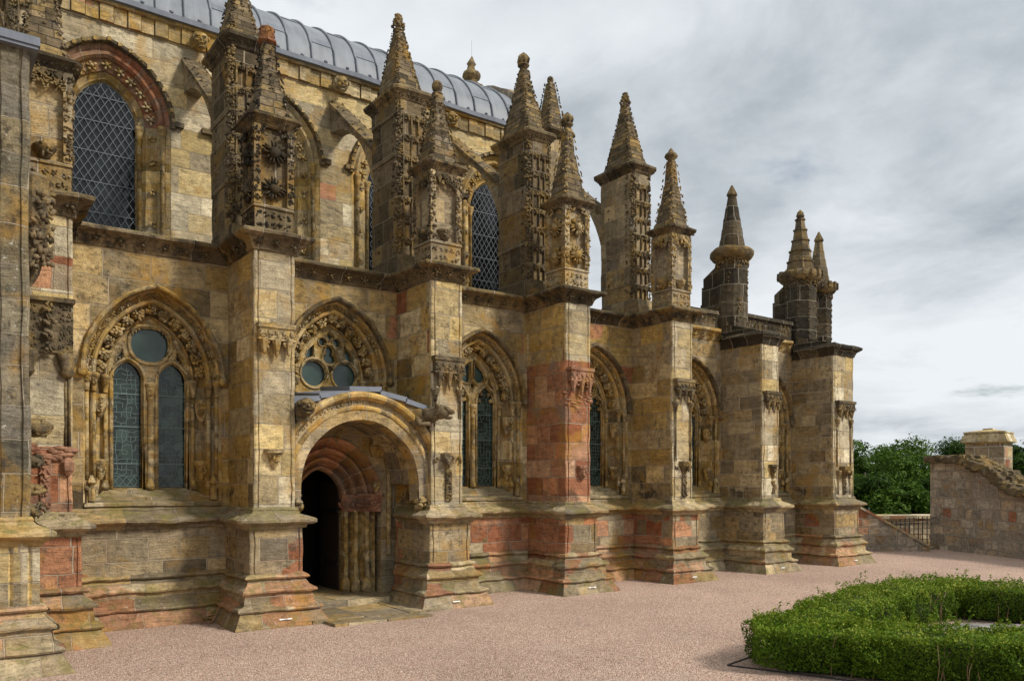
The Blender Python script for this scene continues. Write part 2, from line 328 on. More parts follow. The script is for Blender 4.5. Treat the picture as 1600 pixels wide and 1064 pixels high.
class MB:
    def __init__(s): s.v = []; s.nv = 0; s.f = []; s.mi = []; s.sm = []; s.uv = {}
    def add(s, verts, faces, smooth=False, mi=0, uvs=None):
        o = s.nv; s.v.append(np.asarray(verts, float).reshape(-1, 3)); s.nv += len(s.v[-1])
        for i, f in enumerate(faces):
            if uvs is not None: s.uv[len(s.f)] = uvs[i]
            s.f.append([o + j for j in f]); s.mi.append(mi); s.sm.append(smooth)
        return s
    def box(s, x0, x1, y0, y1, z0, z1, mi=0, tx=0, ty=0):
        """tx, ty: the top drawn in by that much on each side"""
        v = [(x0, y0, z0), (x1, y0, z0), (x1, y1, z0), (x0, y1, z0), (x0 + tx, y0 + ty, z1), (x1 - tx, y0 + ty, z1), (x1 - tx, y1 - ty, z1), (x0 + tx, y1 - ty, z1)]
        return s.add(v, [(3, 2, 1, 0), (4, 5, 6, 7), (0, 1, 5, 4), (1, 2, 6, 5), (2, 3, 7, 6), (3, 0, 4, 7)], mi=mi)
    def obox(s, c, n, w, h, dpt, mi=0, up=None):
        """box of w x h centred on c, standing dpt proud along n"""
        fr = frame(n); X, Y, N = fr
        c = np.array(c, float); P = []
        for z in (-.02, dpt):
            for a, b in ((-1, -1), (1, -1), (1, 1), (-1, 1)): P.append(c + X * a * w / 2 + Y * b * h / 2 + N * z)
        return s.add(P, [(3, 2, 1, 0), (4, 5, 6, 7), (0, 1, 5, 4), (1, 2, 6, 5), (2, 3, 7, 6), (3, 0, 4, 7)], mi=mi)
    def loft(s, rings, close=True, caps=(True, True), smooth=False, mi=0, uvs=None):
        n = len(rings[0]); V = np.array(rings, float).reshape(-1, 3); F = []; U = []
        for i in range(len(rings) - 1):
            for j in range(n if close else n - 1):
                j2 = (j + 1) % n; F.append((i * n + j, i * n + j2, (i + 1) * n + j2, (i + 1) * n + j))
                if uvs is not None: U.append([uvs[i][j], uvs[i][j2], uvs[i + 1][j2], uvs[i + 1][j]])
        s.add(V, F, smooth, mi, U if uvs is not None else None)
        if close:
            o = s.nv - len(V)
            for on, idx, rev in ((caps[0], 0, True), (caps[1], len(rings) - 1, False)):
                if on:
                    f = [o + idx * n + j for j in range(n)]; s.f.append(f[::-1] if rev else f); s.mi.append(mi); s.sm.append(False)
        return s
    def lathe(s, prof, cx, cy, n=16, smooth=True, mi=0, rot=0.0, sx=1, sy=1):
        rings = [[(cx + r * sx * math.cos(rot + 2 * math.pi * j / n), cy + r * sy * math.sin(rot + 2 * math.pi * j / n), z) for j in range(n)] for r, z in prof]
        return s.loft(rings, smooth=smooth, mi=mi)
    def tube(s, pts, rad, n=8, smooth=True, mi=0):
        pts = [Vector(p) for p in pts]; rings = []
        for i, p in enumerate(pts):
            t = (pts[min(i + 1, len(pts) - 1)] - pts[max(i - 1, 0)]).normalized()
            X, Y, N = frame(t); r = rad[i] if isinstance(rad, (list, tuple)) else rad
            rings.append([np.array(p) + r * (X * math.cos(2 * math.pi * j / n) + Y * math.sin(2 * math.pi * j / n)) for j in range(n)])
        return s.loft(rings, smooth=smooth, mi=mi)
    def blob(s, c, rad, n=None, lvl=1, rough=.18, smooth=True, mi=0, rot=0.0):
        v, f = ICO[lvl]
        w = v * (1 + rough * (np.sin(v @ _rng.normal(size=3) * 3.1 + _rng.uniform(0, 6)) + .6 * np.sin(v @ _rng.normal(size=3) * 6 + _rng.uniform(0, 6))))[:, None]
        rad = np.array(rad if hasattr(rad, '__len__') else (rad,) * 3, float); w = w * rad
        if rot: cr, sr = math.cos(rot), math.sin(rot); w = w @ np.array([[cr, sr, 0], [-sr, cr, 0], [0, 0, 1]])
        if n is not None: w = w @ frame(n)
        return s.add(w + np.array(c, float), f, smooth, mi)
    def flower(s, c, n, r, petals=6, lvl=0, mi=0, core=.34):
        X, Y, N = frame(n); c = np.array(c, float); a0 = random.uniform(0, 6.28)
        s.blob(c + N * r * .25, (r * core, r * core, r * .38), n, lvl + (lvl == 0), .12, mi=mi)
        for i in range(petals):
            a = a0 + 2 * math.pi * i / petals + random.uniform(-.15, .15)
            q = c + (X * math.cos(a) + Y * math.sin(a)) * r * .64 + N * r * .12
            s.blob(q, (r * .40, r * min(.25, 1.35 / petals), r * .24), n, min(lvl, 0), .2, mi=mi, rot=a)
        return s
    def leafage(s, c, n, r, k=5, lvl=0, mi=0, flat_=.22):
        X, Y, N = frame(n); c = np.array(c, float)
        for i in range(k):
            a = random.uniform(0, 6.28); q = random.uniform(.25, .8) * r
            s.blob(c + X * math.cos(a) * q + Y * math.sin(a) * q + N * random.uniform(-.02, flat_) * r, (r * random.uniform(.3, .55), r * random.uniform(.16, .30), r * random.uniform(.16, .30)), n, lvl, .22, mi=mi, rot=random.uniform(0, 6.28))
        return s
    def strip(s, p0, p1, n, r, step=None, k=5, mi=0, kind='leaf'):
        p0, p1 = np.array(p0, float), np.array(p1, float); L = np.linalg.norm(p1 - p0); m = max(1, int(round(L / (step or 1.7 * r))))
        for i in range(m):
            c = p0 + (p1 - p0) * (i + .5) / m
            rr = r * random.uniform(.82, 1.12)
            (s.flower(c, n, rr, 5, mi=mi) if kind == 'flower' else s.leafage(c, n, rr, k, mi=mi))
        return s
    def merge(s, o, mi=0):
        n0, f0 = s.nv, len(s.f); s.v += o.v; s.nv += o.nv
        s.f += [[n0 + j for j in f] for f in o.f]; s.mi += [mi] * len(o.f); s.sm += o.sm
        for q, u in o.uv.items(): s.uv[f0 + q] = u
        return s
    def build(s, name, mat, parent=None, jit=0.0, jf=4.0, label=None, bevel=0):
        me = bpy.data.meshes.new(name)
        V = np.concatenate([np.asarray(q).reshape(-1, 3) for q in s.v]) if s.v else np.zeros((0, 3))
        base = V.copy()
        if jit: V = jitter(V, jit, jf)
        me.from_pydata(V.tolist(), [], s.f)
        for mm in (mat if isinstance(mat, (list, tuple)) else [mat]): me.materials.append(M[mm] if isinstance(mm, str) else mm)
        npoly = len(me.polygons)
        if npoly:
            me.polygons.foreach_set('material_index', s.mi); me.polygons.foreach_set('use_smooth', s.sm)
            nr = np.zeros(npoly * 3); me.polygons.foreach_get('normal', nr); nr = np.abs(nr.reshape(-1, 3))
            lt = np.zeros(npoly, int); me.polygons.foreach_get('loop_total', lt)
            lv = np.zeros(len(me.loops), int); me.loops.foreach_get('vertex_index', lv)
            P = base[lv]; N = np.repeat(nr, lt, axis=0)
            up = N[:, 2] > .85; sx = (N[:, 0] > N[:, 1]) & ~up
            UV = np.stack([np.where(sx, P[:, 1] + 3.37, P[:, 0]), np.where(up, P[:, 1], P[:, 2])], 1)
            if s.uv:
                ls = np.concatenate([[0], np.cumsum(lt)[:-1]])
                for fi, uu in s.uv.items(): UV[ls[fi]:ls[fi] + lt[fi]] = uu
            me.uv_layers.new(name='UVMap').data.foreach_set('uv', UV.ravel())
        me.update()
        o = bpy.data.objects.new(name, me); COL.objects.link(o)
        if parent is not None: o.parent = parent
        if label: o['label'] = label
        return o

def local(o, org):
    """move an object's origin to org without moving its mesh in the world"""
    T = Matrix.Translation(-Vector(org)); o.data.transform(T); o.location = org; return o

def thing(name, label, cat, loc=(0, 0, 0), group=None):
    o = bpy.data.objects.new(name, None); COL.objects.link(o); o.location = loc; o['label'] = label; o['category'] = cat
    if group: o['group'] = group
    return o
def tag(o, label, cat, group=None, kind=None):
    o['label'] = label; o['category'] = cat
    if group: o['group'] = group
    if kind: o['kind'] = kind
    return o

# sweeping a section along the plan of the walls -----------------------------------
def offs(path, d):
    out = []; n = len(path)
    for i, p in enumerate(path):
        ns = []
        for a, b in ((i - 1, i), (i, i + 1)):
            if 0 <= a and b < n:
                t = (Vector(path[b]) - Vector(path[a])).normalized(); ns.append(Vector((t.y, -t.x)))
        if len(ns) == 1: q = Vector(p) + ns[0] * d
        else:
            bis = (ns[0] + ns[1]); q = Vector(p) + bis * (d / (1 + ns[0].dot(ns[1])))
        out.append(q)
    return out
def sweep(mb, paths, prof, segs, step=.28, mi=0):
    """prof: (path number, offset, z); segs: numbers of the plan segments to build"""
    pts = [(offs(paths[pi], o), z) for pi, o, z in prof]
    for sg in segs:
        L = (Vector(paths[0][sg + 1]) - Vector(paths[0][sg])).length; m = max(1, int(L / step)); rings = []; uvs = []
        g = [0.0]
        for a, b in zip(prof, prof[1:]): g.append(g[-1] + math.hypot(a[1] - b[1], a[2] - b[2]))
        dirx = abs(paths[0][sg + 1][0] - paths[0][sg][0]) > abs(paths[0][sg + 1][1] - paths[0][sg][1])
        for i in range(m + 1):
            f = i / m; rg = []; uv = []
            for (P, z), gg in zip(pts, g):
                q = P[sg].lerp(P[sg + 1], f); rg.append((q.x, q.y, z)); uv.append((q.x if dirx else q.y + 3.37, gg + .31 + 6 * sg))
            rings.append(rg); uvs.append(uv)
        # open strip from ring to ring
        n = len(prof); V = np.array(rings).reshape(-1, 3); F = []; U = []
        for i in range(m):
            for j in range(n - 1):
                F.append((i * n + j, (i + 1) * n + j, (i + 1) * n + j + 1, i * n + j + 1)); U.append([uvs[i][j], uvs[i + 1][j], uvs[i + 1][j + 1], uvs[i][j + 1]])
        mb.add(V, F, mi=mi, uvs=U)
    return mb

# arches ---------------------------------------------------------------------------
def arch(cx, a, Rr, zs, zb, d=0.0, n=14, jamb=5):
    """outline of a pointed (or round) arch offset outwards by d: from the left foot up and over to the right foot"""
    c = Rr - a; r = Rr + d; P = []
    if jamb:
        for i in range(jamb): P.append((cx - a - d, zb + (zs - zb) * i / jamb))
    t1 = math.acos(max(-1, min(1, c / r)))
    L = [(cx + c - r * math.cos(t1 * i / n), zs + r * math.sin(t1 * i / n)) for i in range(n + 1)]
    P += L; P += [(2 * cx - x, z) for x, z in L[::-1][1:]]
    if jamb:
        for i in range(1, jamb + 1): P.append((cx + a + d, zs + (zb - zs) * i / jamb))
    return P
def archloft(mb, cx, a, Rr, zs, zb, prof, Y, n=14, jamb=5, smooth=False, mi=0):
    """prof: (d, depth behind the wall face)"""
    rings = []; uvs = []
    base = arch(cx, a, Rr, zs, zb, .25, n, jamb); s = [0]
    for p, q in zip(base, base[1:]): s.append(s[-1] + math.hypot(p[0] - q[0], p[1] - q[1]))
    for d, y in prof:
        o = arch(cx, a, Rr, zs, zb, d, n, jamb)
        rings.append([(x, Y + y, z) for x, z in o]); uvs.append([(si + cx * 1.7, d + .2) for si in s])
    mb.loft(rings, close=False, smooth=smooth, mi=mi, uvs=uvs); return mb
def plate(mb, outline, holes, y0, y1, mi=0, back=False):
    """upright slab in the XZ plane with holes"""
    loops = [outline] + holes; flat_ = [p for l in loops for p in l]
    tri = tessellate_polygon([[Vector((x, z, 0)) for x, z in l] for l in loops])
    V = [(x, y0, z) for x, z in flat_]; F = []
    for t in tri:
        a, b, c = [flat_[i] for i in t]
        ar = (b[0] - a[0]) * (c[1] - a[1]) - (c[0] - a[0]) * (b[1] - a[1])
        F.append(tuple(t) if ar > 0 else tuple(t)[::-1])
    mb.add(V, F, mi=mi)
    if back: mb.add([(x, y1, z) for x, z in flat_], [f[::-1] for f in F], mi=mi)
    for li, l in enumerate(loops):
        n = len(l); V = [(x, y0, z) for x, z in l] + [(x, y1, z) for x, z in l]
        area = sum(l[i][0] * l[(i + 1) % n][1] - l[(i + 1) % n][0] * l[i][1] for i in range(n))
        flip = (area < 0) ^ (li > 0)
        F = [(i, i + n, (i + 1) % n + n, (i + 1) % n) for i in range(n)]
        mb.add(V, F if not flip else [f[::-1] for f in F], mi=mi)
    return mb
def circ(cx, cz, r, n=20): return [(cx + r * math.cos(2 * math.pi * i / n), cz + r * math.sin(2 * math.pi * i / n)) for i in range(n)]
def inset(poly, d):
    n = len(poly); area = sum(poly[i][0] * poly[(i + 1) % n][1] - poly[(i + 1) % n][0] * poly[i][1] for i in range(n)); sg = 1 if area > 0 else -1
    out = []
    for i in range(n):
        a, b, c = Vector(poly[i - 1]), Vector(poly[i]), Vector(poly[(i + 1) % n])
        t1, t2 = (b - a), (c - b)
        if t1.length < 1e-6 or t2.length < 1e-6: out.append(tuple(b)); continue
        t1.normalize(); t2.normalize()
        n1, n2 = Vector((-t1.y, t1.x)) * sg, Vector((-t2.y, t2.x)) * sg
        q = b + (n1 + n2) * (d / max(.5, 1 + n1.dot(n2))); out.append((q.x, q.y))
    return out

# ------------------------------------------------------------------ ground and setting
gm = MB(); gm.add([(-60, -60, .05), (60, -60, .05), (33.2, 6.0, .05), (33.2, 30, .05), (-60, 30, .05)], [(0, 1, 2, 3, 4)])
o = gm.build('gravel_ground', 'gravel'); o['kind'] = 'structure'; o['label'] = 'pink red gravel forecourt around the chapel'
hm = MB(); hm.add([(-400, -400, -6), (600, -400, -6), (600, 600, -6), (-400, 600, -6)], [(0, 1, 2, 3)])
o = hm.build('hillside', 'grass'); o['kind'] = 'structure'; o['label'] = 'grassy ground falling away beyond the walls'

# ------------------------------------------------------------------ chapel
CH = thing('chapel', 'ornate weathered stone gothic chapel with carved pinnacles and lead barrel roof', 'chapel', (0, 0, 0))
CX = [1.40, 4.573, 7.775, 10.92, 14.05, 17.29]
HL, HU = .43, .335                       # half widths of the buttresses below and above the ledge
YL, YU = 12.5, 12.6                      # their faces
WL, WU = 13.72, 13.90                    # wall faces
low = [(-5, 11.05), (1.17, 11.05), (1.17, YL), (CX[0] + HL, YL), (CX[0] + HL, WL)]
upp = [(-5, 11.2), (1.09, 11.2), (1.09, YU), (CX[0] + HU, YU), (CX[0] + HU, WU)]
for c in CX[1:]:
    low += [(c - HL, WL), (c - HL, YL), (c + HL, YL), (c + HL, WL)]
    upp += [(c - HU, WU), (c - HU, YU), (c + HU, YU), (c + HU, WU)]
low += [(19.95, WL), (19.95, YL), (21.13, YL), (21.13, 13.5), (22.3, 13.5), (22.3, 14.5), (21.13, 14.5), (21.13, 23)]
upp += [(20.04, WU), (20.04, YU), (21.03, YU), (21.03, 13.6), (22.2, 13.6), (22.2, 14.4), (21.03, 14.4), (21.03, 23)]
PATHS = [low, upp]
# segment numbers: transept 0,1 ; buttress 0: 2,3 ; bay i (after buttress i): 4+4i ; buttress i>=1: 4i+1..4i+3
SEG_B = {0: [2, 3], 6: [25, 26, 27, 28, 29, 30, 31]}
for i in range(1, 6): SEG_B[i] = [4 * i + 1, 4 * i + 2, 4 * i + 3]
SEG_W = {i: [4 + 4 * i] for i in range(6)}
PLINTH = [(0, .34, -.1), (0, .33, .06), (0, .205, .278), (0, .195, .284), (0, .235, .292), (0, .25, .315), (0, .235, .345), (0, .185, .36), (0, .165, .368), (0, .13, .40), (0, .118, .55), (0, .125, .562), (0, .17, .575), (0, .178, .60), (0, .165, .625),
          (0, .095, .665), (0, .055, .715), (0, .028, .762), (0, .022, .768), (0, .07, .776), (0, .088, .80), (0, .07, .83), (0, .012, .845), (0, -.03, .86)]
LEDGE = [(0, -.03, 1.53), (0, .03, 1.555), (0, .045, 1.60), (0, .13, 1.635), (0, .165, 1.66), (0, .168, 1.70), (0, .14, 1.72), (1, .06, 1.80), (1, .035, 1.83), (1, .04, 1.855), (1, .015, 1.885), (1, -.03, 1.89)]
CORN = [(1, -.03, 5.92), (1, .02, 5.93), (1, .035, 5.97), (1, .06, 6.03), (1, .12, 6.09), (1, .195, 6.12), (1, .235, 6.145), (1, .24, 6.185), (1, .21, 6.21), (1, -.12, 6.30)]
COPE = [(1, -.02, 5.72), (1, .02, 5.73), (1, .035, 5.78), (1, .07, 5.86), (1, .15, 5.92), (1, .17, 5.96), (1, .165, 6.0), (1, .10, 6.04), (1, -.3, 6.12)]

def corner_sec(cx, hw, y0, y1):
    P = [(-hw, y1), (-hw, y0 + .055), (-hw + .006, y0 + .012), (-hw + .03, y0), (-hw + .055, y0 + .002), (-hw + .06, y0 + .02), (-hw + .078, y0 + .02), (-hw + .084, y0), (-hw + .10, y0)]
    P = P + [(-x, y) for x, y in P[::-1]]
    return [(cx + x, y) for x, y in P]
def shaft(mb, sec, z0, z1, mi=0, mfun=None, step=.30):
    m = max(1, int((z1 - z0) / step)); zs = [z0 + (z1 - z0) * i / m for i in range(m + 1)]
    for i in range(m):
        mb.loft([[(x, y, zs[j]) for x, y in sec] for j in (i, i + 1)], close=False, mi=mfun((zs[i] + zs[i + 1]) / 2) if mfun else mi)
    return mb

# --- walls of the bays, with their openings
BC = [(CX[0] + CX[1]) / 2 + .10, (CX[1] + CX[2]) / 2 + .05, (CX[2] + CX[3]) / 2 + .08, (CX[3] + CX[4]) / 2 + .07, (CX[4] + CX[5]) / 2 + .20, (CX[5] + 20.5) / 2 + .06]
WA, WR = .62, 1.05                       # light-opening half span and arc radius
ZS = [4.0, 4.22, 4.0, 4.0, 4.0, 3.95]
def bay_wall(i):
    x0 = CX[i] + HU - .05; x1 = (CX[i + 1] - HU if i < 5 else 20.04) + .05
    out = [(x0, 1.87), (x1, 1.87), (x1, 6.0), (x0, 6.0)]
    d = .415
    hole = arch(BC[i], WA, WR, ZS[i], 1.93 if i != 1 else 3.75, d)
    mb = MB(); mats = 'wall' if i < 4 else 'greywall'
    if i == 1: out[0] = (x0, 3.5); out[1] = (x1, 3.5)
    plate(mb, out, [hole], WU, WU + .10)
    lo = MB()
    xa = CX[i] + HL - .04; xb = (CX[i + 1] - HL if i < 5 else 19.95) + .04
    if i != 1:
        for zz in range(3): lo.add([(xa, WL, .8 + .26 * zz), (xb, WL, .8 + .26 * zz), (xb, WL, 1.06 + .26 * zz), (xa, WL, 1.06 + .26 * zz)], [(0, 1, 2, 3)])
    w = mb.build('aisle_wall', mats, CH)
    if i != 1: lo.build('lower_wall', 'lowred' if i in (2, 3) else 'low', w)
    if i != 1:
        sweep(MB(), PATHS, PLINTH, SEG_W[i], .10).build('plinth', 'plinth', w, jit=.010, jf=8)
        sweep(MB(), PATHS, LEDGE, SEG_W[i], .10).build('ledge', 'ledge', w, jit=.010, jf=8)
    cm = sweep(MB(), PATHS, CORN if i < 4 else [(p, o_ * .75, z + .02) for p, o_, z in CORN], SEG_W[i])
    x = x0 + .2
    while x < x1 - .1:
        cm.flower((x, WU - .085, 6.045), (0, -1, -.7), .085, 5); x += .33
    cm.build('cornice', 'cornice' if i < 4 else 'carveo', w, jit=.007)
    return w

def door_gap(): pass

# --- windows
SURR = [(-.01, .44), (.010, .41), (.022, .345), (.042, .325), (.062, .345), (.078, .395), (.10, .415), (.135, .40), (.18, .34), (.205, .25), (.212, .17), (.232, .13), (.262, .12), (.288, .14), (.298, .185), (.318, .20), (.345, .165), (.37, .085), (.395, .03), (.42, -.004)]
HOOD = [(.392, .03), (.40, -.05), (.415, -.085), (.44, -.098), (.465, -.09), (.482, -.04), (.487, .02)]
def light(cx, hw, zs, zb, rise):
    r = (hw * hw + rise * rise) / (2 * hw); return arch(cx, hw, r, zs, zb, 0, 8, 1)
def rim(mb, poly, y, r=.018, close=True):
    P = [(x, y, z) for x, z in poly]
    if close: P.append(P[0])
    mb.tube(P, r, 6); return mb
def teeth(mb, poly, y, size=.028, step=.075, close=True, zmin=-9):
    n = len(poly); acc = 0
    for i in range(n if close else n - 1):
        a, b = Vector(poly[i]), Vector(poly[(i + 1) % n]); L = (b - a).length
        while acc < L:
            p = a.lerp(b, acc / L)
            if p.y > zmin:
                mb.add([(p.x - size, y + .01, p.y - size), (p.x + size, y + .01, p.y - size), (p.x + size, y + .01, p.y + size), (p.x - size, y + .01, p.y + size), (p.x, y - size * 1.1, p.y)], [(0, 1, 4), (1, 2, 4), (2, 3, 4), (3, 0, 4)])
            acc += step
        acc -= L
    return mb
def cames(cx, x0, x1, z0, z1, y, inside, seed, big=True):
    """lead lines of a stained window: an irregular net of straight cames"""
    rg = random.Random(seed); mb = MB()
    nx = 6; nz = max(3, int((z1 - z0) / .075)); P = {}
    for j in range(nz + 1):
        for i in range(nx + 1):
            P[i, j] = (x0 + (x1 - x0) * (i + (rg.uniform(-.26, .26) if 0 < i < nx else 0)) / nx, z0 + (z1 - z0) * (j + rg.uniform(-.28, .28)) / nz)
    def seg(a, b):
        if not (inside(*a) and inside(*b)): return
        dx, dz = b[0] - a[0], b[1] - a[1]; L = math.hypot(dx, dz)
        if L < 1e-4: return
        w = .0036; px, pz = -dz / L * w, dx / L * w
        mb.add([(a[0] - px, y, a[1] - pz), (b[0] - px, y, b[1] - pz), (b[0] + px, y, b[1] + pz), (a[0] + px, y, a[1] + pz),
                (a[0] - px, y + .006, a[1] - pz), (b[0] - px, y + .006, b[1] - pz), (b[0] + px, y + .006, b[1] + pz), (a[0] + px, y + .006, a[1] + pz)], [(0, 1, 2, 3), (0, 4, 5, 1), (2, 6, 7, 3)])
    for (i, j), p in P.items():
        zf = (p[1] - z0)
        if zf < .20 and big:
            continue
        if (i + 1, j) in P and rg.random() < .70: seg(p, P[i + 1, j])
        if (i, j + 1) in P and rg.random() < .72: seg(p, P[i, j + 1])
    if big:                                   # the plain quarry border at the foot
        for q in range(5):
            xa = x0 + (x1 - x0) * q / 4
            seg((xa, z0 + .03), (xa + (x1 - x0) / 4, z0 + .19)) if q < 4 else None
            seg((xa, z0 + .03), (xa - (x1 - x0) / 4, z0 + .19)) if q > 0 else None
        seg((x0, z0 + .20), (x1, z0 + .20)); seg((x0, z0 + .03), (x1, z0 + .03))
    return mb

def window(i, kind, wall_label=None):
    cx, zs = BC[i], ZS[i]; zb = 2.17 if i != 1 else 3.72; Y = WU
    sb = MB(); archloft(sb, cx, WA, WR, zs, zb - .2, SURR, Y, jamb=9)
    win = thing_stub = bpy.data.objects.new('window', bpy.data.meshes.new('window')); COL.objects.link(win); win.parent = CH
    # tracery
    outl = arch(cx, WA + .015, WR + .015, zs, zb - .02, 0, 14, 1)
    y0 = Y + .365; T = MB(); holes = []
    if kind != 'rose':
        rise = .30 if kind == 'lozenge' else .34
        zl = zs - .04
        for sx in (-1, 1): holes.append(light(cx + sx * .342, .222, zl, zb + .02, rise))
        if kind == 'lozenge':
            lz = []
            for q in range(28):
                a = 2 * math.pi * q / 28; c_, s_ = math.cos(a), math.sin(a)
                e = .62 if s_ > 0 else .85
                lz.append((cx + .30 * math.copysign(abs(c_) ** e, c_), zs + .535 + .285 * math.copysign(abs(s_) ** (e + .15), s_)))
            holes.append(lz)
            for sx in (-1, 1): holes.append([(cx + sx * x, zs + z) for x, z in ([(.40, .31), (.52, .16), (.50, .30), (.42, .42)] if sx > 0 else [(.40, .31), (.42, .42), (.50, .30), (.52, .16)])])
        else:
            for sx in (-1, 1):
                holes.append([(cx + sx * x, zs + z) for x, z in ([(.05, .45), (.13, .36), (.26, .40), (.33, .52), (.28, .64), (.17, .73), (.06, .80)][::1 if sx > 0 else -1])])
                holes.append([(cx + sx * x, zs + z) for x, z in ([(.39, .38), (.52, .15), (.50, .31), (.41, .48)][::1 if sx > 0 else -1])])
            holes.append([(cx - .05, zs + .31), (cx, zs + .20), (cx + .05, zs + .31), (cx, zs + .40)])
    else:
        holes += [circ(cx - .305, zs + .075, .245, 24), circ(cx + .305, zs + .075, .245, 24), circ(cx - .14, zs + .675, .075, 14), circ(cx + .14, zs + .675, .075, 14), circ(cx, zs + .175, .062, 12)]
        holes.append([(cx + x, zs + z) for x, z in [(0, .275), (.07, .29), (.125, .345), (.12, .42), (.07, .45), (.085, .53), (.05, .60), (-.05, .60), (-.085, .53), (-.07, .45), (-.12, .42), (-.125, .345), (-.07, .29)]])
        holes.append([(cx, zs + .72), (cx + .065, zs + .79), (cx, zs + .87), (cx - .065, zs + .79)])
        for sx in (-1, 1): holes.append([(cx + sx * x, zs + z) for x, z in ([(.31, .40), (.49, .30), (.42, .50), (.31, .62)][::1 if sx > 0 else -1])])
    plate(T, outl, holes, y0, y0 + .13)
    for h in holes:
        big = max(p[0] for p in h) - min(p[0] for p in h) > .2
        rim(T, inset(h, -.030 if big else -.016), y0 - .006, .024 if big else .014)
        if big: rim(T, inset(h, .006), y0 + .035, .013)
        if big and kind == 'lozenge': teeth(T, inset(h, -.075), y0 + .012, .022, .062, zmin=zs - .10)
        if big and kind == 'rose': teeth(T, inset(h, -.06), y0 + .012, .012, .04)
    if kind == 'cusp':                           # cusps inside the heads of the lights
        for sx in (-1, 1):
            for q in (-1, 1):
                T.blob((cx + sx * .342 + q * .15, y0 + .05, zs + .02), (.055, .045, .05), lvl=1); T.blob((cx + sx * .342 + q * .09, y0 + .05, zs + .15), (.035, .04, .04), lvl=1)
        T.strip((cx, y0 - .02, zs + .36), (cx, y0 - .02, zs + .85), (0, -1, 0), .045, k=3)
    if kind == 'rose':
        teeth(T, arch(cx, WA - .03, WR - .03, zs, zs - .4, 0, 14, 1), y0 + .005, .016, .05, False)
    elif kind == 'lozenge':
        teeth(T, arch(cx, WA - .06, WR - .06, zs, zs, 0, 14, 0), y0 + .005, .022, .065, False)
    if kind != 'rose':                           # mullion shaft with capital and base
        T.lathe([(.075, zb), (.075, zb + .08), (.052, zb + .13), (.05, zs - .36), (.062, zs - .34), (.062, zs - .32), (.05, zs - .31), (.085, zs - .16), (.095, zs - .13), (.10, zs - .10), (.085, zs - .08)], cx, y0, 10)
        T.strip((cx, y0 - .07, zs - .30), (cx, y0 - .08, zs - .12), (0, -1, 0), .05, k=4)
    T.build('tracery', 'mould', win, jit=.003)
    for h in holes:
        G = MB(); plate(G, inset(h, -.01), [], Y + .455, Y + .46)
        G.build('glass', 'glass' if kind != 'rose' and max(p[1] for p in h) - min(p[1] for p in h) > 1 else 'pglass', win)
    if kind != 'rose':
        for si, sx in enumerate((-1, 1)):
            cm = MB()
            lx = cx + sx * .342
            ins = lambda x, z, lx=lx: abs(x - lx) <= .2221 and z < zl + rise * (1 - (abs(x - lx) / .235) ** 2)
            c2 = cames(cx, lx - .222, lx + .222, zb + .02, zl + rise, Y + .446, ins, 31 * i + si)
            for vv in c2.v: pass
            cm.add(np.concatenate(c2.v), c2.f)
            for zz in (zb + .42, zb + 1.02, zb + 1.55):
                cm.box(lx - .222, lx + .222, Y + .436, Y + .45, zz - .008, zz + .008)
            cm.build('leading', 'came', win)
    # bosses in the hollows, capitals on the jambs, statue brackets
    bm = MB()
    def along(d, depth, n, r, fl):
        pts = arch(cx, WA, WR, zs, zs, d, 40, 0)
        for q in range(n):
            x, z = pts[int((q + .5) / n * (len(pts) - 1))]
            if fl == 'boss':
                bm.blob((x, Y + depth + .02, z), (r * .8, r * .8, r * .8), lvl=1, rough=.3); bm.leafage((x, Y + depth - r * .45, z), (0, -1, 0), r * 1.15, 11, lvl=0); bm.flower((x + random.uniform(-.02, .02), Y + depth - r * .7, z), (0, -1, 0), r * .7, 5)
            elif fl == 'vine': bm.leafage((x, Y + depth, z), (0, -1, 0), r, 6)
            else: bm.flower((x, Y + depth, z), (0, -1, 0), r, 5)
    along(.14, .27, 13, .105, 'boss')
    along(.345, .10, 22 if kind == 'lozenge' else 34, .062, 'flower' if kind == 'lozenge' else 'vine')
    sb.merge(bm, 1); fin = sb.build('window', ['vouss', 'carveo'], None, jit=.005); win.data = fin.data; bpy.data.objects.remove(fin)
    hm_ = MB(); archloft(hm_, cx, WA, WR, zs, zs, HOOD, Y, 18, 0)
    for sx in (-1, 1): hm_.blob((cx + sx * (WA + .44), Y - .05, zs - .03), (.07, .07, .08), lvl=1); hm_.leafage((cx + sx * (WA + .44), Y - .08, zs - .03), (0, -1, 0), .06, 5)
    hm_.build('hood_mould', 'carveo' if kind == 'lozenge' else 'carve', win, jit=.006)
    for sx in (-1, 1):
        cp = MB()
        for dd, dep in ((.05, .34), (.25, .13), (.36, .06)):
            X = cx + sx * (WA + dd)
            cp.lathe([(.034, zs - .30), (.045, zs - .285), (.034, zs - .27), (.05, zs - .16), (.072, zs - .06), (.08, zs - .05), (.08, zs - .02), (.06, zs)], X, Y + dep, 10)
            cp.leafage((X, Y + dep - .05, zs - .13), (0, -1, 0), .055, 6)
            if kind != 'rose':
                cp.lathe([(.033, zb + .14), (.033, zs - .29)], X, Y + dep + .015, 8); cp.lathe([(.06, zb), (.06, zb + .06), (.045, zb + .10), (.034, zb + .15)], X, Y + dep + .01, 8)
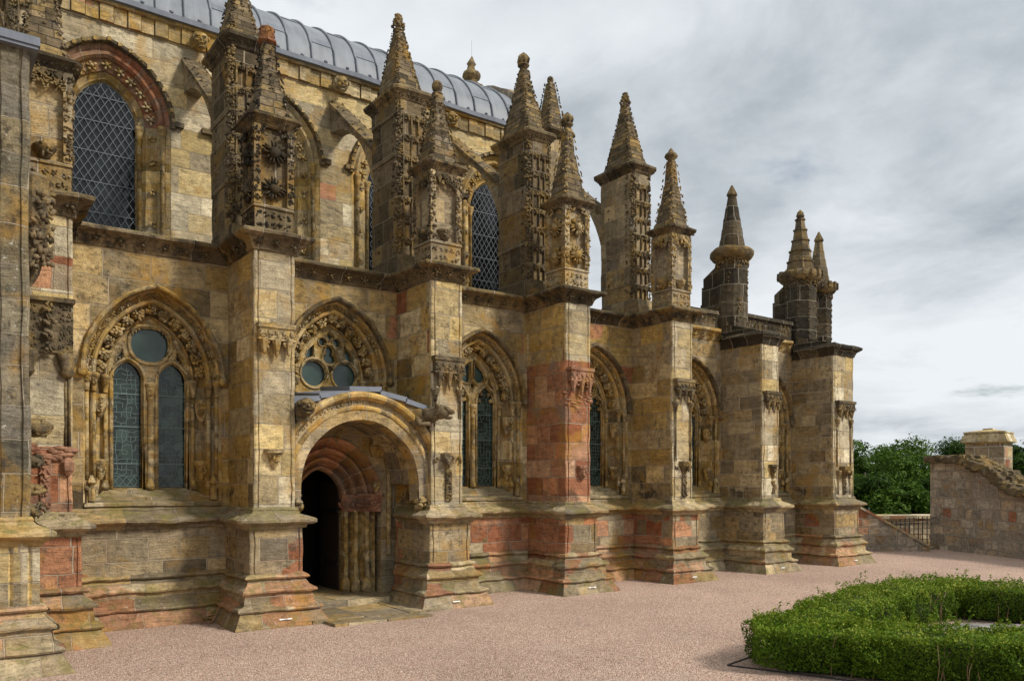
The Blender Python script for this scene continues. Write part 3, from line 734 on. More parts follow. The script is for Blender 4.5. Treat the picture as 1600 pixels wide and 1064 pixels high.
        if kind != 'rose':
            X = cx + sx * (WA + .15)
            cp.lathe([(.10, zs - .33), (.105, zs - .45), (.09, zs - .56), (.05, zs - .66), (.02, zs - .70)][::-1], X, Y + .215, 8, smooth=False)
            cp.strip((X, Y + .12, zs - .62), (X, Y + .10, zs - .34), (0, -1, 0), .075, k=6)
            cp.lathe([(.03, 2.33), (.07, 2.42), (.075, 2.50), (.115, 2.58), (.12, 2.63), (.11, 2.65)], X, Y + .20, 8, smooth=False)
            cp.leafage((X, Y + .11, 2.50), (0, -1, 0), .08, 7)
            cp.lathe([(.055, 2.0), (.055, 2.18), (.035, 2.20), (.035, 2.24), (.075, 2.28), (.02, 2.40)], cx + sx * (WA + .30), Y + .03, 8, smooth=False)
        cp.build('jamb_shafts', 'carveo', win)
    if kind != 'rose':
        s = MB(); x0, x1 = cx - WA - .05, cx + WA + .05
        prof = [(Y + .47, 2.20), (Y + .36, 2.175), (Y + .17, 2.06), (Y + .12, 2.05), (Y + .12, 2.0), (Y - .02, 1.97), (Y - .045, 1.95), (Y - .045, 1.91), (Y + .01, 1.885)]
        m_ = 8; ex = [0, 0, .16, .2, .2, .33, .36, .36, .36]
        rings = [[(x0 - e + (x1 - x0 + 2 * e) * q / m_, y, z) for (y, z), e in zip(prof, ex)] for q in range(m_ + 1)]
        s.loft(rings, close=False).build('sill', 'ledge', win, jit=.006)
    return win

for i in range(6): bay_wall(i)
window(0, 'lozenge'); window(1, 'rose')
for i in (2, 3, 4, 5): window(i, 'cusp')

# --- buttresses
def canopy(mb, cx, y, z0, z1, hw, full=True):
    """niche canopy: a crested block with hanging pointed gables"""
    h = z1 - z0
    mb.box(cx - hw, cx + hw, y - .14, y + .02, z1 - .07, z1, ty=0)
    mb.box(cx - hw * .93, cx + hw * .93, y - .12, y + .02, z0 + h * .55, z1 - .07)
    for q in range(5): mb.obox((cx - hw * .8 + hw * .4 * q, y - .12, z1 - .07 - h * .14), (0, -1, 0), .05, .05, .02)
    mb.box(cx - hw, cx + hw, y - .135, y + .02, z0 + h * .50, z0 + h * .55)
    for sx in (-1, 0, 1):
        X = cx + sx * hw * .66; mb.lathe([(.0, z0 + h * (.05 if sx else -.05)), (.035, z0 + h * .12), (.05, z0 + h * .30), (.085, z0 + h * .52)], X, y - .085, 6, smooth=False)
    for sx in (-.5, .5): mb.leafage((cx + sx * hw * 1.0, y - .10, z0 + h * .38), (0, -1, 0), .075, 7)
    for q in range(7): mb.leafage((cx + (q - 3) * hw * .29, y - .125, z0 + h * .62), (0, -1, 0), .05, 4)
def corbel(mb, cx, y, z, w=.13, face=True):
    mb.lathe([(.03, z - .30), (.07, z - .22), (.085, z - .12), (.10, z - .07), (w, z - .05), (w, z), (.08, z + .01)], cx, y - .02, 10, smooth=False)
    mb.leafage((cx, y - .10, z - .15), (0, -1, 0), .085, 9)
def pedestal(mb, cx, y, z0, z1, n=6):
    mb.box(cx - .06, cx + .06, y - .05, y + .02, z0, z1); mb.strip((cx, y - .055, z0), (cx, y - .055, z1), (0, -1, 0), .075, k=7)
def niche_shafts(mb, cx, y, z0, z1, hw):
    for sx in (-1, 1):
        for e in (0, .05):
            mb.lathe([(.022, z0), (.022, z1)], cx + sx * (hw - e), y - .005, 6)
        mb.lathe([(.03, z1 - .22), (.045, z1 - .2), (.04, z1 - .16), (.085, z1 - .05), (.09, z1)], cx + sx * (hw - .03), y - .02, 8); mb.leafage((cx + sx * (hw - .03), y - .07, z1 - .1), (0, -1, 0), .06, 6)
LMAT = ['lowred', 'low', 'low', 'lowred', 'lowred', 'low', 'low']
UMAT = ['face', 'wall', 'wall', 'wall', 'wall', 'greywall', 'greywall']
def buttress(i):
    b = MB(); c = CX[i] if i < 6 else 20.535; hu = HU if i < 6 else .495; hl = HL if i < 6 else .59
    top = 5.98 if i < 5 else 5.8
    fn = (lambda z: 1 if (z < 4.75 and i == 3) or (i == 0 and (4.85 < z < 5.35 or z < 2.75)) else 0)
    ydeep = WU + .06
    shaft(b, corner_sec(c, hu, YU, ydeep), 1.86, top, mfun=fn, step=.15)
    # faces on the front plane use the paler stone material
    allv = np.concatenate(b.v)
    b.mi = [2 if mi_ == 0 and allv[f][:, 1].mean() < YU + .035 else mi_ for f, mi_ in zip(b.f, b.mi)]
    B = b.build('buttress', [UMAT[i], 'red', 'face'], CH, jit=.007, jf=9)
    fm = MB(); z = 1.9
    lw = MB(); shaft(lw, corner_sec(c, hl, YL, WL + .05), .80, 1.58, step=.13); lw.build('lower_shaft', LMAT[i], B, jit=.008, jf=9)
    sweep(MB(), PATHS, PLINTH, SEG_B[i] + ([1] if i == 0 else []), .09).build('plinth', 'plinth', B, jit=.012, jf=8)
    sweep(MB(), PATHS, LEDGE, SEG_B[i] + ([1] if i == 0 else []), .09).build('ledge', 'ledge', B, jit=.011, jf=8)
    cm = sweep(MB(), PATHS, CORN if i < 5 else COPE, SEG_B[i], .10)
    if i < 5:
        for q in (-1, 0, 1): cm.flower((c + q * .29, YU - .085, 6.045), (0, -1, -.7), .088, 5)
        for q in range(4): cm.flower((c - hu - .085, 12.85 + .3 * q, 6.045), (-1, 0, -.7), .088, 5)
    cm.build('cornice', 'cornice' if i < 5 else 'black', B, jit=.010, jf=8)
    y = YU + .01
    can = MB(); cb = MB()
    if i == 1: canopy(can, c + .0, y, 4.25, 4.78, .30); corbel(cb, c - .02, y, 2.80, .16)
    elif i == 2:
        canopy(can, c, y, 3.95, 4.55, .33); niche_shafts(can, c, y, 3.45, 3.98, .29); cb.lathe([(.05, 2.52), (.09, 2.62), (.14, 2.70), (.15, 2.80), (.13, 2.82)], c, y, 8, smooth=False); cb.leafage((c, y - .12, 2.68), (0, -1, 0), .12, 10)
        for sx in (-1, 1): cb.leafage((c + sx * .25, y - .03, 2.7), (0, -1, 0), .08, 7)
        pedestal(cb, c + .02, y, 1.95, 2.52)
    elif i == 3:
        canopy(can, c + .02, y, 4.05, 4.62, .32)
        for q in range(26): can.blob((c + random.uniform(-.31, .31), y + .02, 3.68 + random.uniform(0, .42)), (random.uniform(.05, .12), .05, .025), lvl=1, rough=.25)
        corbel(cb, c + .08, y, 2.62, .12)
    elif i == 4:
        canopy(can, c, y, 4.1, 4.62, .31); niche_shafts(can, c, y, 2.75, 4.1, .28); cb.lathe([(.06, 2.45), (.10, 2.55), (.17, 2.66), (.18, 2.74), (.16, 2.76)], c + .03, y, 8, smooth=False); cb.leafage((c + .03, y - .14, 2.62), (0, -1, 0), .12, 10)
        pedestal(cb, c + .03, y, 1.95, 2.45)
        for sx in (-1, 1): cb.leafage((c + sx * .22, y - .02, 2.6), (0, -1, 0), .07, 6)
    elif i == 5:
        canopy(can, c, y, 4.05, 4.55, .32); corbel(cb, c + .05, y, 2.72, .15)
        for q in range(8): cb.leafage((c + .12, y - .01, 2.02 + .05 * q), (0, -1, 0), .10, 5)
    elif i == 6:
        canopy(can, c + .0, y, 4.0, 4.5, .42); niche_shafts(can, c, y, 2.7, 4.0, .36); cb.lathe([(.08, 2.4), (.13, 2.5), (.22, 2.62), (.23, 2.7), (.2, 2.72)], c, y, 8, smooth=False); cb.leafage((c, y - .16, 2.58), (0, -1, 0), .14, 10)
        pedestal(cb, c, y, 1.95, 2.4); niche_shafts(can, c, y, 1.95, 2.6, .30)
    elif i == 0:
        c0 = c + .02; can.box(c0 - .31, c0 + .31, y - .05, y + .02, 4.05, 4.75)
        for X in (c0 - .27, c0 - .17, c0 + .17, c0 + .27): can.strip((X, y - .05, 4.0), (X, y - .05, 4.72), (0, -1, 0), .05, k=5)
        can.strip((c0, y - .10, 4.0), (c0, y - .12, 4.74), (0, -1, 0), .10, k=9); can.box(c0 - .33, c0 + .33, y - .10, y + .02, 4.73, 4.79); niche_shafts(can, c0, y, 2.75, 4.02, .27)
        for sx in (-1, 1): can.lathe([(.05, 3.72), (.10, 3.78), (.08, 3.83), (.13, 3.96), (.14, 4.04)], c0 + sx * .24, y - .03, 10)
        pedestal(cb, c0 - .02, y, 1.95, 2.6, 7)
        for q in range(16): cb.blob((c0 + random.uniform(-.28, .30), y + .0, 2.62 + random.uniform(0, .16)), (.11, .06, .05), lvl=1, rough=.25)
        cb.lathe([(.03, 2.38), (.085, 2.45), (.085, 2.56), (.04, 2.62)], c0 + .24, y - .03, 6, smooth=False)
    can.build('niche_canopy', ['carve', 'carveo', 'carve', 'carvered', 'carve', 'carve', 'carve'][i], B, jit=.003)
    cb.build('corbel', ['carvered', 'carveo', 'carve', 'carvered', 'carve', 'carve', 'carve'][i], B)
    # pale mason's marks near the foot
    wm = MB()
    for sx in ((.10, .16) if i in (1, 3) else (.05,)): wm.obox((c + sx - .1, 12.205, .17), (0, -1, .55), .14, .016, .006)
    wm.build('foot_marker', 'white', B)
    return B
BL = {1: 'ochre buttress left of the porch, with a hanging niche canopy and face corbel', 3: 'buttress with red sandstone face and eroded canopy'}
for i in range(7):
    B = buttress(i)
    if i in BL: B['label'] = BL[i]

# --- pinnacles
def crockets(mb, cx, cy, z0, z1, ax0, ay0, ax1, ay1, n, r, curve=1.0):
    for sx in (-1, 1):
        for sy in (-1, 1):
            for q in range(n):
                f = (q + .5) / n; g = f ** curve
                x = ax0 + (ax1 - ax0) * g; y = ay0 + (ay1 - ay0) * g
                nn = (sx, sy, .5); mb.leafage((cx + sx * x, cy + sy * y, z0 + (z1 - z0) * f), nn, r * (1 - .35 * f), 5)
def spire_rings(cx, cy, prof):
    """prof: z, half x, half y -> octagon-cornered square rings"""
    out = []
    for z, hx, hy in prof:
        c = min(hx, hy) * .18
        out.append([(cx - hx + c, cy - hy, z), (cx + hx - c, cy - hy, z), (cx + hx, cy - hy + c, z), (cx + hx, cy + hy - c, z), (cx + hx - c, cy + hy, z), (cx - hx + c, cy + hy, z), (cx - hx, cy + hy - c, z), (cx - hx, cy - hy + c, z)])
    return out
CAPP = [(0, 0), (.03, .02), (.05, .06), (.11, .11), (.14, .13), (.145, .17), (.11, .19), (-.05, .27)]
def finial(mb, cx, cy, z, r, kind):
    if kind == 'ball':
        mb.lathe([(r * .6, z), (r * 1.05, z + r * .2), (r * 1.05, z + r * .4), (r * .6, z + r * .6), (r * .8, z + r * .9), (r * 1.0, z + r * 1.6), (r * .85, z + r * 2.3), (r * .35, z + r * 2.7), (0.01, z + r * 2.75)], cx, cy, 10)
        for a in range(8): mb.leafage((cx + r * .8 * math.cos(a * .785), cy + r * .8 * math.sin(a * .785), z + r * 1.6), (math.cos(a * .785), math.sin(a * .785), 0), r * .5, 4)
    elif kind == 'pine':
        mb.lathe([(r * .5, z), (r, z + r * .2), (r, z + r * .35), (r * .5, z + r * .5), (r * .6, z + r * 2.6), (0.02, z + r * 3.3)], cx, cy, 8)
        for lv in range(4):
            for a in range(7):
                t = a * .9 + lv * .4; rr = r * (.95 - .2 * lv)
                mb.blob((cx + rr * math.cos(t), cy + rr * math.sin(t), z + r * (.9 + .62 * lv)), (r * .22, r * .3, r * .42), (math.cos(t), math.sin(t), .8), 0)
    elif kind == 'block':
        mb.lathe([(r * .8, z), (r * 1.5, z + r * .3), (r * 1.55, z + r * .6), (r * 1.1, z + r * .8), (r * 1.25, z + r * 1.7), (r * 1.1, z + r * 2.5), (r * .4, z + r * 2.9)], cx, cy, 7, smooth=False)
        for a in range(12): mb.leafage((cx + r * math.cos(a * .52), cy + r * math.sin(a * .52), z + r * random.uniform(.9, 2.4)), (math.cos(a * .52), math.sin(a * .52), .2), r * .55, 4)
    elif kind == 'mush':
        mb.lathe([(r * .8, z), (r * .8, z + r * .5), (r * 1.3, z + r * .9), (r * 1.45, z + r * 1.3), (r * 1.2, z + r * 1.8), (r * .6, z + r * 2.3), (r * .5, z + r * 2.6), (r * .1, z + r * 3.1)], cx, cy, 10)
        for a in range(6): mb.blob((cx + r * 1.25 * math.cos(a * 1.05), cy + r * 1.25 * math.sin(a * 1.05), z + r * 1.3), (r * .35, r * .35, r * .3), lvl=0)
    elif kind == 'bud':
        mb.lathe([(r * .8, z), (r * .75, z + r * .8), (r * 1.2, z + r * 1.0), (r * 1.2, z + r * 1.2), (r * .8, z + r * 1.3), (r * 1.15, z + r * 2.0), (r * 1.0, z + r * 2.8), (r * .35, z + r * 3.4), (.01, z + r * 3.6)], cx, cy, 9)
        for a in range(6): mb.blob((cx + r * 1.0 * math.cos(a * 1.05), cy + r * 1.0 * math.sin(a * 1.05), z + r * 2.0), (r * .3, r * .45, r * .8), lvl=0)

def outer_pinnacle(i, ztop, kind, style, m1='pinng', m2='carve'):
    cx, cy, z0 = CX[i], 12.95, 6.22; h = .30
    b = MB()
    hs = .29
    b.box(cx - h - .01, cx + h + .01, cy - h - .01, cy + h + .01, z0 - .05, z0 + .40)
    b.box(cx - h - .035, cx + h + .035, cy - h - .035, cy + h + .035, z0 + .40, z0 + .45, tx=.02, ty=.02)
    b.box(cx - .235, cx + .235, cy - .235, cy + .235, z0 + .45, z0 + 1.72)
    for sx in (-1, 1):
        for sy in (-1, 1): b.box(cx + sx * .27 - .055, cx + sx * .27 + .055, cy + sy * .27 - .055, cy + sy * .27 + .055, z0 + .45, z0 + 1.70)
    c = MB()
    for ax in range(4):                       # four faces: frieze, canopy, flowers
        n = [(0, -1, 0), (-1, 0, 0), (1, 0, 0), (0, 1, 0)][ax]; N = np.array(n, float); T = np.array((1, 0, 0) if n[0] == 0 else (0, 1, 0), float); C = np.array((cx, cy, 0))
        if ax == 3: continue
        Z = lambda z: np.array((0, 0, z0 + z))
        for q in range(5): c.leafage(C + N * (h + .01) + T * (-.24 + .12 * q) + Z(.14), n, .06, 5); c.leafage(C + N * (h + .01) + T * (-.24 + .12 * q) + Z(.29), n, .06, 5)
        for s_ in (-1, 1): c.strip(C + N * .325 + T * s_ * .27 + Z(.48), C + N * .325 + T * s_ * .27 + Z(1.66), n, .075, k=6)
        if style == 'canopy':
            for s_ in (-.14, 0, .14): c.add(np.array([C + N * .33 + T * (s_ - .10) + Z(1.72), C + N * .33 + T * (s_ + .10) + Z(1.72), C + N * .33 + T * s_ + Z(1.48), C + N * .22 + T * (s_ - .10) + Z(1.72), C + N * .22 + T * (s_ + .10) + Z(1.72), C + N * .22 + T * s_ + Z(1.48)]), [(0, 1, 2), (2, 1, 4, 5), (0, 2, 5, 3)])
            for q in range(14): c.leafage(C + N * .33 + T * random.uniform(-.22, .22) + Z(random.uniform(1.45, 1.68)), n, .065, 6)
            c.lathe([(.05, z0 + .45), (.08, z0 + .52), (.15, z0 + .62), (.15, z0 + .66)], *(C + N * .25)[:2], 8); c.leafage(C + N * .36 + Z(.58), n, .1, 8)
        else:
            for zz in ((.72, 1.30) if style == 'flower' else (.60,)):
                c.flower(C + N * .28 + Z(zz), n, .20, 14, lvl=1, core=.40); c.strip(C + N * .27 - T * .26 + Z(zz), C + N * .27 + T * .26 + Z(zz), n, .09, k=5)
            for s_ in (-1, 1): c.leafage(C + N * .30 + T * s_ * .15 + Z(1.64), n, .1, 7)
    b.merge(c, 1); P = b.build('pinnacle', [m1, m2], CH, jit=.006, jf=5)
    cap = MB(); cap.loft(spire_rings(cx, cy, [(z0 + 1.68 + z, h + .0 + o_, h + .0 + o_) for o_, z in CAPP]))
    for q in range(7):
        for n, p in (((0, -1, -.5), (cx - .33 + .11 * q, cy - h - .075, z0 + 1.765)), ((-1, 0, -.5), (cx - h - .075, cy - .33 + .11 * q, z0 + 1.765)), ((1, 0, -.5), (cx + h + .075, cy - .33 + .11 * q, z0 + 1.765))):
            cap.leafage(p, n, .05, 4)
    cap.build('cap', 'cornice', P, jit=.007, jf=5)
    zb = z0 + 1.88; zt = ztop - .30; H_ = zt - zb
    sp = MB(); sp.loft(spire_rings(cx, cy, [(zb, .285, .285), (zb + H_ * .20, .245, .245), (zb + H_ * .36, .205, .205), (zb + H_ * .38, .185, .185), (zb + H_ * .62, .145, .145), (zb + H_ * .64, .125, .125), (zb + H_, .085, .085)]))
    cr = MB(); crockets(cr, cx, cy, zb, zt, .27, .27, .08, .08, 9, .085, .92)
    for q in range(6):
        f = q / 6
        for n in ((0, -1, .3), (-1, 0, .3)): cr.leafage((cx + n[0] * (.21 - .12 * f), cy + n[1] * (.21 - .12 * f), zb + H_ * (.36 + .6 * f)), n, .05, 4)
    sp.merge(cr, 1).build('spire', ['spire', m2], P, jit=.006, jf=6)
    fm = MB(); finial(fm, cx, cy, zt - .02, .105, kind); fm.build('finial', 'carvered' if kind == 'block' else 'carve', P, jit=.004)
    return P
for i, zt, kd, sty, m2 in [(0, 9.75, 'ball', 'canopy', 'carve'), (1, 9.68, 'block', 'flower', 'blackc'), (2, 9.75, 'ball', 'canopy', 'carve'), (3, 9.92, 'bud', 'flower', 'carveo'), (4, 9.98, 'mush', 'canopy', 'carveo')]:
    outer_pinnacle(i, zt, kd, sty, 'pinn' if i == 1 else 'pinng', m2)

def main_pinnacle(i, ztop, kind, m1='pinn'):
    cx, z0 = CX[i], 6.2; cy = 14.48; hx, hy = .30, .58; zc = 9.68
    b = MB()
    for z in [z0 + .40 * q for q in range(9)]:
        z2 = min(z + .40, zc); e = random.uniform(-.012, .012)
        b.loft(spire_rings(cx, cy, [(z, hx + e, hy + e), (z2, hx + e, hy + e)]))
    b.box(cx - hx - .05, cx + hx + .05, cy - hy - .30, cy + hy, z0 - .05, z0 + .42, tx=.03, ty=.12)
    c = MB()
    # carved arris strips and the gridded niches of the front
    for sx in (-1, 1):
        c.strip((cx + sx * (hx - .02), cy - hy + .02, z0 + .5), (cx + sx * (hx - .02), cy - hy + .02, zc), (sx * .6, -1, 0), .095, k=8, step=.12)
        c.strip((cx + sx * (hx + .0), cy + .25, z0 + .6), (cx + sx * (hx + .0), cy + .25, zc), (sx, 0, 0), .05, k=4, step=.2)
        c.strip((cx + sx * (hx + .0), cy - .37, z0 + .6), (cx + sx * (hx + .0), cy - .37, zc), (sx, 0, 0), .06, k=5, step=.17)
    z = z0 + .62
    while z < zc - .2:
        for sx in (-.13, .05, .2):
            if abs(sx) < .3:
                c.obox((cx + sx, cy - hy, z + .13), (0, -1, 0), .13, .10, .05); c.leafage((cx + sx, cy - hy - .05, z + .13), (0, -1, 0), .07, 6)
                c.obox((cx + sx - .075, cy - hy, z), (0, -1, 0), .025, .34, .045)
        z += .40
    b.merge(c, 1); P = b.build('pinnacle', [m1, 'carve'], CH, jit=.008, jf=5)
    cap = MB(); cap.loft(spire_rings(cx, cy, [(zc - .02 + z * 1.25, hx + o_ * 1.0, hy + o_ * 1.0) for o_, z in CAPP]))
    for q in range(7): cap.leafage((cx - .33 + .11 * q, cy - hy - .07, zc + .08), (0, -1, -.5), .05, 4)
    for q in range(11): cap.leafage((cx - hx - .07, cy - hy + .116 * q, zc + .08), (-1, 0, -.5), .05, 4); cap.leafage((cx + hx + .07, cy - hy + .116 * q, zc + .08), (1, 0, -.5), .05, 4)
    cap.build('cap', 'cornice', P, jit=.008, jf=5)
    zb = zc + .27; zt = ztop - .42; H_ = zt - zb
    sp = MB(); sp.loft(spire_rings(cx, cy - .02, [(zb, .275, .48), (zb + H_ * .22, .235, .40), (zb + H_ * .45, .19, .30), (zb + H_ * .47, .175, .28), (zb + H_ * .75, .12, .17), (zb + H_, .075, .085)]))
    cr = MB(); crockets(cr, cx, cy - .02, zb, zt, .26, .46, .07, .08, 13, .085, .92)
    for q in range(5):
        f = q / 5
        for n in ((0, -1, .3),): cr.leafage((cx, cy - .02 - (.30 - .2 * f), zb + H_ * (.45 + .5 * f)), n, .05, 4)
    sp.merge(cr, 1).build('spire', ['spire', 'carve'], P, jit=.007, jf=6)
    fm = MB(); finial(fm, cx, cy - .02, zt - .02, .118, kind); fm.build('finial', 'carve', P, jit=.004)
    return P
for i, zt, kd in [(0, 11.6, 'pine'), (1, 11.55, 'pine'), (2, 11.72, 'pine'), (3, 11.88, 'bud'), (4, 11.92, 'pine')]:
    main_pinnacle(i, zt, kd, 'pinn' if i in (1, 2, 3) else 'pinng')

# --- flying buttresses from the tall pinnacles up to the clerestory
CY = 17.40
def flyer(i):
    cx = CX[i]; mb = MB(); n = 14; y0 = 15.0; ye = CY + .1
    top = [(y0 + (ye - y0) * q / n, 8.98 + (10.98 - 8.98) * q / n) for q in range(n + 1)]
    bot = [(CY + .1 - 2.5 * math.cos(math.pi / 2 * q / n), 7.1 + 3.15 * math.sin(math.pi / 2 * q / n)) for q in range(n + 1)]
    w = .16
    rings = [[(cx - w, bot[q][0], bot[q][1]), (cx - w, top[q][0], top[q][1]), (cx + w, top[q][0], top[q][1]), (cx + w, bot[q][0], bot[q][1])] for q in range(n + 1)]
    mb.loft(rings)
    F = mb.build('flying_buttress', 'greywall' if i < 4 else 'pinng', CH, jit=.006)
    c = MB()
    rings = [[(cx - w - .05, y, z - .04), (cx - w - .05, y, z + .05), (cx - .06, y, z + .10), (cx + .06, y, z + .10), (cx + w + .05, y, z + .05), (cx + w + .05, y, z - .04)] for y, z in top]
    c.loft(rings)
    for q in range(9):
        f = (q + .5) / 9; y = y0 + (ye - y0) * f; z = 8.98 + 2.0 * f
        for sx in (-1, 1): c.leafage((cx + sx * .14, y, z + .08), (sx, -.5, .8), .06, 5)
    c.build('coping', 'carve', F, jit=.005)
    return F
for i in range(5): flyer(i)

# --- clerestory
CC = [-.15, 3.0, 6.2, 9.3, 12.25]
CA, CR_, CZ = .56, .80, 9.45
cw = MB(); cwin_outer = .62
plate(cw, [(-6, 6.3), (13.75, 6.3), (13.75, 11.62), (-6, 11.62)], [arch(c, CA, CR_, CZ, 7.1, .60) for c in CC], CY, CY + .1)
CW = cw.build('clerestory_wall', 'clere', CH, label='pale upper wall with arched lattice windows under the lead roof')
CSURR = [(-.01, .42), (.02, .38), (.05, .33), (.07, .34), (.16, .28), (.17, .24), (.36, .16), (.37, .10), (.41, .045), (.46, .04), (.50, .08), (.52, .06), (.58, .02), (.62, -.003)]
CHOOD = [(.585, .02), (.595, -.06), (.61, -.09), (.66, -.095), (.69, -.05), (.70, .02)]
for ci, c in enumerate(CC):
    sb = MB(); archloft(sb, c, CA, CR_, CZ, 6.9, CSURR, CY, jamb=7)
    w = bpy.data.objects.new('window', bpy.data.meshes.new('window')); COL.objects.link(w); w.parent = CH
    allv = np.concatenate(sb.v)
    if ci == 1: sb.mi = [2 if allv[f][:, 2].mean() > CZ and allv[f][:, 1].mean() < CY + .27 else 0 for f in sb.f]
    g = MB(); plate(g, arch(c, CA + .02, CR_ + .02, CZ, 6.9, 0, 14, 1), [], CY + .40, CY + .41); g.build('glass', 'dglass', w)
    lt = MB(); sp_ = .148; hh = .235
    x = c - CA; inside = lambda X, Z: abs(X - c) <= CA and (Z < CZ or math.hypot(X - (c + (CR_ - CA) * (1 if X < c else -1)), Z - CZ) < CR_)
    def bar(a, b, r=.0040):
        N = 24; pts = [(a[0] + (b[0] - a[0]) * q / N, a[1] + (b[1] - a[1]) * q / N) for q in range(N + 1)]; run = [p for p in pts if inside(*p)]
        if len(run) > 1:
            a, b = run[0], run[-1]; L = math.hypot(b[0] - a[0], b[1] - a[1]); px, pz = -(b[1] - a[1]) / L * r, (b[0] - a[0]) / L * r; yy = CY + .355
            lt.add([(a[0] - px, yy, a[1] - pz), (b[0] - px, yy, b[1] - pz), (b[0] + px, yy, b[1] + pz), (a[0] + px, yy, a[1] + pz), (a[0] - px, yy + .01, a[1] - pz), (b[0] - px, yy + .01, b[1] - pz), (b[0] + px, yy + .01, b[1] + pz), (a[0] + px, yy + .01, a[1] + pz)], [(0, 1, 2, 3), (0, 4, 5, 1), (2, 6, 7, 3)])
    kk = -14
    while kk < 16:
        z = 7.0 + kk * hh
        bar((c - CA, z), (c + CA, z + 2 * CA * hh / sp_)); bar((c + CA, z), (c - CA, z + 2 * CA * hh / sp_)); kk += 1
    for zz in (7.6, 8.2, 8.8, 9.4, 9.9): bar((c - CA, zz), (c + CA, zz), .006)
    lt.build('lattice', 'lattice', w)
    cv = MB()
    pts = arch(c, CA, CR_, CZ, CZ, .26, 40, 0)
    for q in range(11):
        x, z = pts[int((q + .5) / 11 * (len(pts) - 1))]; cv.flower((x, CY + .18, z), (0, -1, 0), .115, 5, lvl=0)
    pts = arch(c, CA, CR_, CZ, CZ, .64, 40, 0)
    for q in range(19):
        x, z = pts[int((q + .5) / 19 * (len(pts) - 1))]; cv.obox((x, CY - .09, z), (0, -1, 0), .07, .07, .03)
    for sx in (-1, 1):
        for zz in (7.5, 8.15, 8.75, 9.25): cv.leafage((c + sx * (CA + .28), CY + .17, zz), (0, -1, 0), .10, 7)
        for dd, dep in ((.06, .30), (.44, .03)): cv.lathe([(.045, 7.0), (.045, CZ - .25), (.06, CZ - .23), (.05, CZ - .2), (.085, CZ - .06), (.09, CZ)], c + sx * (CA + dd), CY + dep, 8)
    sb.merge(cv, 1); fin = sb.build('window', ['vouss', 'carveo', 'voussred'], None, jit=.005); w.data = fin.data; bpy.data.objects.remove(fin)
    hd = MB(); archloft(hd, c, CA, CR_, CZ, CZ, CHOOD, CY, 16, 0); hd.build('hood_mould', 'carve', w, jit=.005)
for c in CX[:5]:
    for sx in (-1, 1):
        x0, x1 = sorted((c + sx * .18, c + sx * .42)); ct = MB(); ct.box(x0, x1, CY - .10, CY + .02, 9.50, 9.60, ty=.0); ct.build('string_course', 'cornice', CW, jit=.004)
tb = MB(); x = -5.9; q = 0
while x < 13.7:
    tb.box(x, x + .235, CY - (.085 if q % 2 else .05), CY + .02, 11.22, 11.53); x += .25; q += 1
tb.box(-6, 13.75, CY - .12, CY + .02, 11.53, 11.61)
tb.build('corbel_table', 'wall', CW, jit=.006)
def head(mb, c, n, r):
    X, Y, N = frame(n); c = np.array(c, float)
    def at(a, b, d_): return c + X * a * r + Y * b * r + N * d_ * r
    mb.blob(at(0, 0, .2), (r * .95, r * 1.1, r * .9), n, 2, .05)
    for s_ in (-1, 1):
        mb.blob(at(s_ * .38, .38, 1.0), (r * .32, r * .16, r * .22), n, 1, .1); mb.blob(at(s_ * .36, .18, .98), (r * .17, r * .15, r * .15), n, 1, .05)
        mb.blob(at(s_ * .5, -.18, .92), (r * .27, r * .25, r * .25), n, 1, .1); mb.blob(at(s_ * .95, .25, .3), (r * .16, r * .34, r * .3), n, 1, .1)
    mb.blob(at(0, .0, 1.08), (r * .17, r * .26, r * .25), n, 1, .05)
    mb.blob(at(0, -.38, .98), (r * .5, r * .11, r * .2), n, 1, .05); mb.blob(at(0, -.85, .82), (r * .44, r * .16, r * .28), n, 1, .05)
    return mb
for x in (1.55, 4.70, 7.80, 10.75):
    h_ = head(MB(), (x, CY - .19, 11.33), (-.25, -1, -.2), .155); h_.blob((x, CY - .05, 11.38), (.16, .2, .17), lvl=1); h_.build('corbel_head', 'carveo', CW)
# end gable of the clerestory, its corner pier and pinnacle
eg = MB(); RY, RZ, ZE = 3.0, 1.9, 11.62
gy = [(20.3 - (RY + .25) * math.cos(math.pi * q / 24), 11.5 + (RZ + .30) * math.sin(math.pi * q / 24)) for q in range(25)]
for q in range(24):
    (ya, za), (yb, zb_) = gy[q], gy[q + 1]
    eg.loft([[(13.05, y, 6.2), (13.05, y, z), (13.65, y, z), (13.65, y, 6.2)] for y, z in ((ya, za), (yb, zb_))], caps=(False, False))
GB = eg.build('gable_wall', 'rubble', CH, jit=.03, jf=3, label='rough stone gable rising above the east end of the lead roof')
fp = MB(); fp.lathe([(.45, 13.8), (.40, 14.0), (.24, 14.1), (.16, 14.2), (.2, 14.25), (.28, 14.35), (.26, 14.45), (.13, 14.55), (.09, 14.72), (.13, 14.76), (.10, 14.82), (.02, 14.98)], 13.35, 20.25, 10)
fp.build('finial', 'carve', GB, jit=.02)
rd = MB(); rd.tube([(13.35, 20.25, 14.9), (13.35, 20.25, 15.45)], .003, 6); rd.build('lightning_rod', 'iron', GB)
cpn = MB(); cpn.box(13.45, 14.2, 16.75, 17.5, 6.2, 11.5); PN = cpn.build('pinnacle', 'pinng', CH, jit=.008)
q = MB(); q.loft(spire_rings(13.82, 17.1, [(11.45 + z, .38 + o_, .38 + o_) for o_, z in CAPP])); q.build('cap', 'cornice', PN, jit=.008)
q = MB(); q.loft(spire_rings(13.82, 17.1, [(11.65, .30, .30), (12.3, .2, .2), (13.05, .09, .09)])); SPQ = q
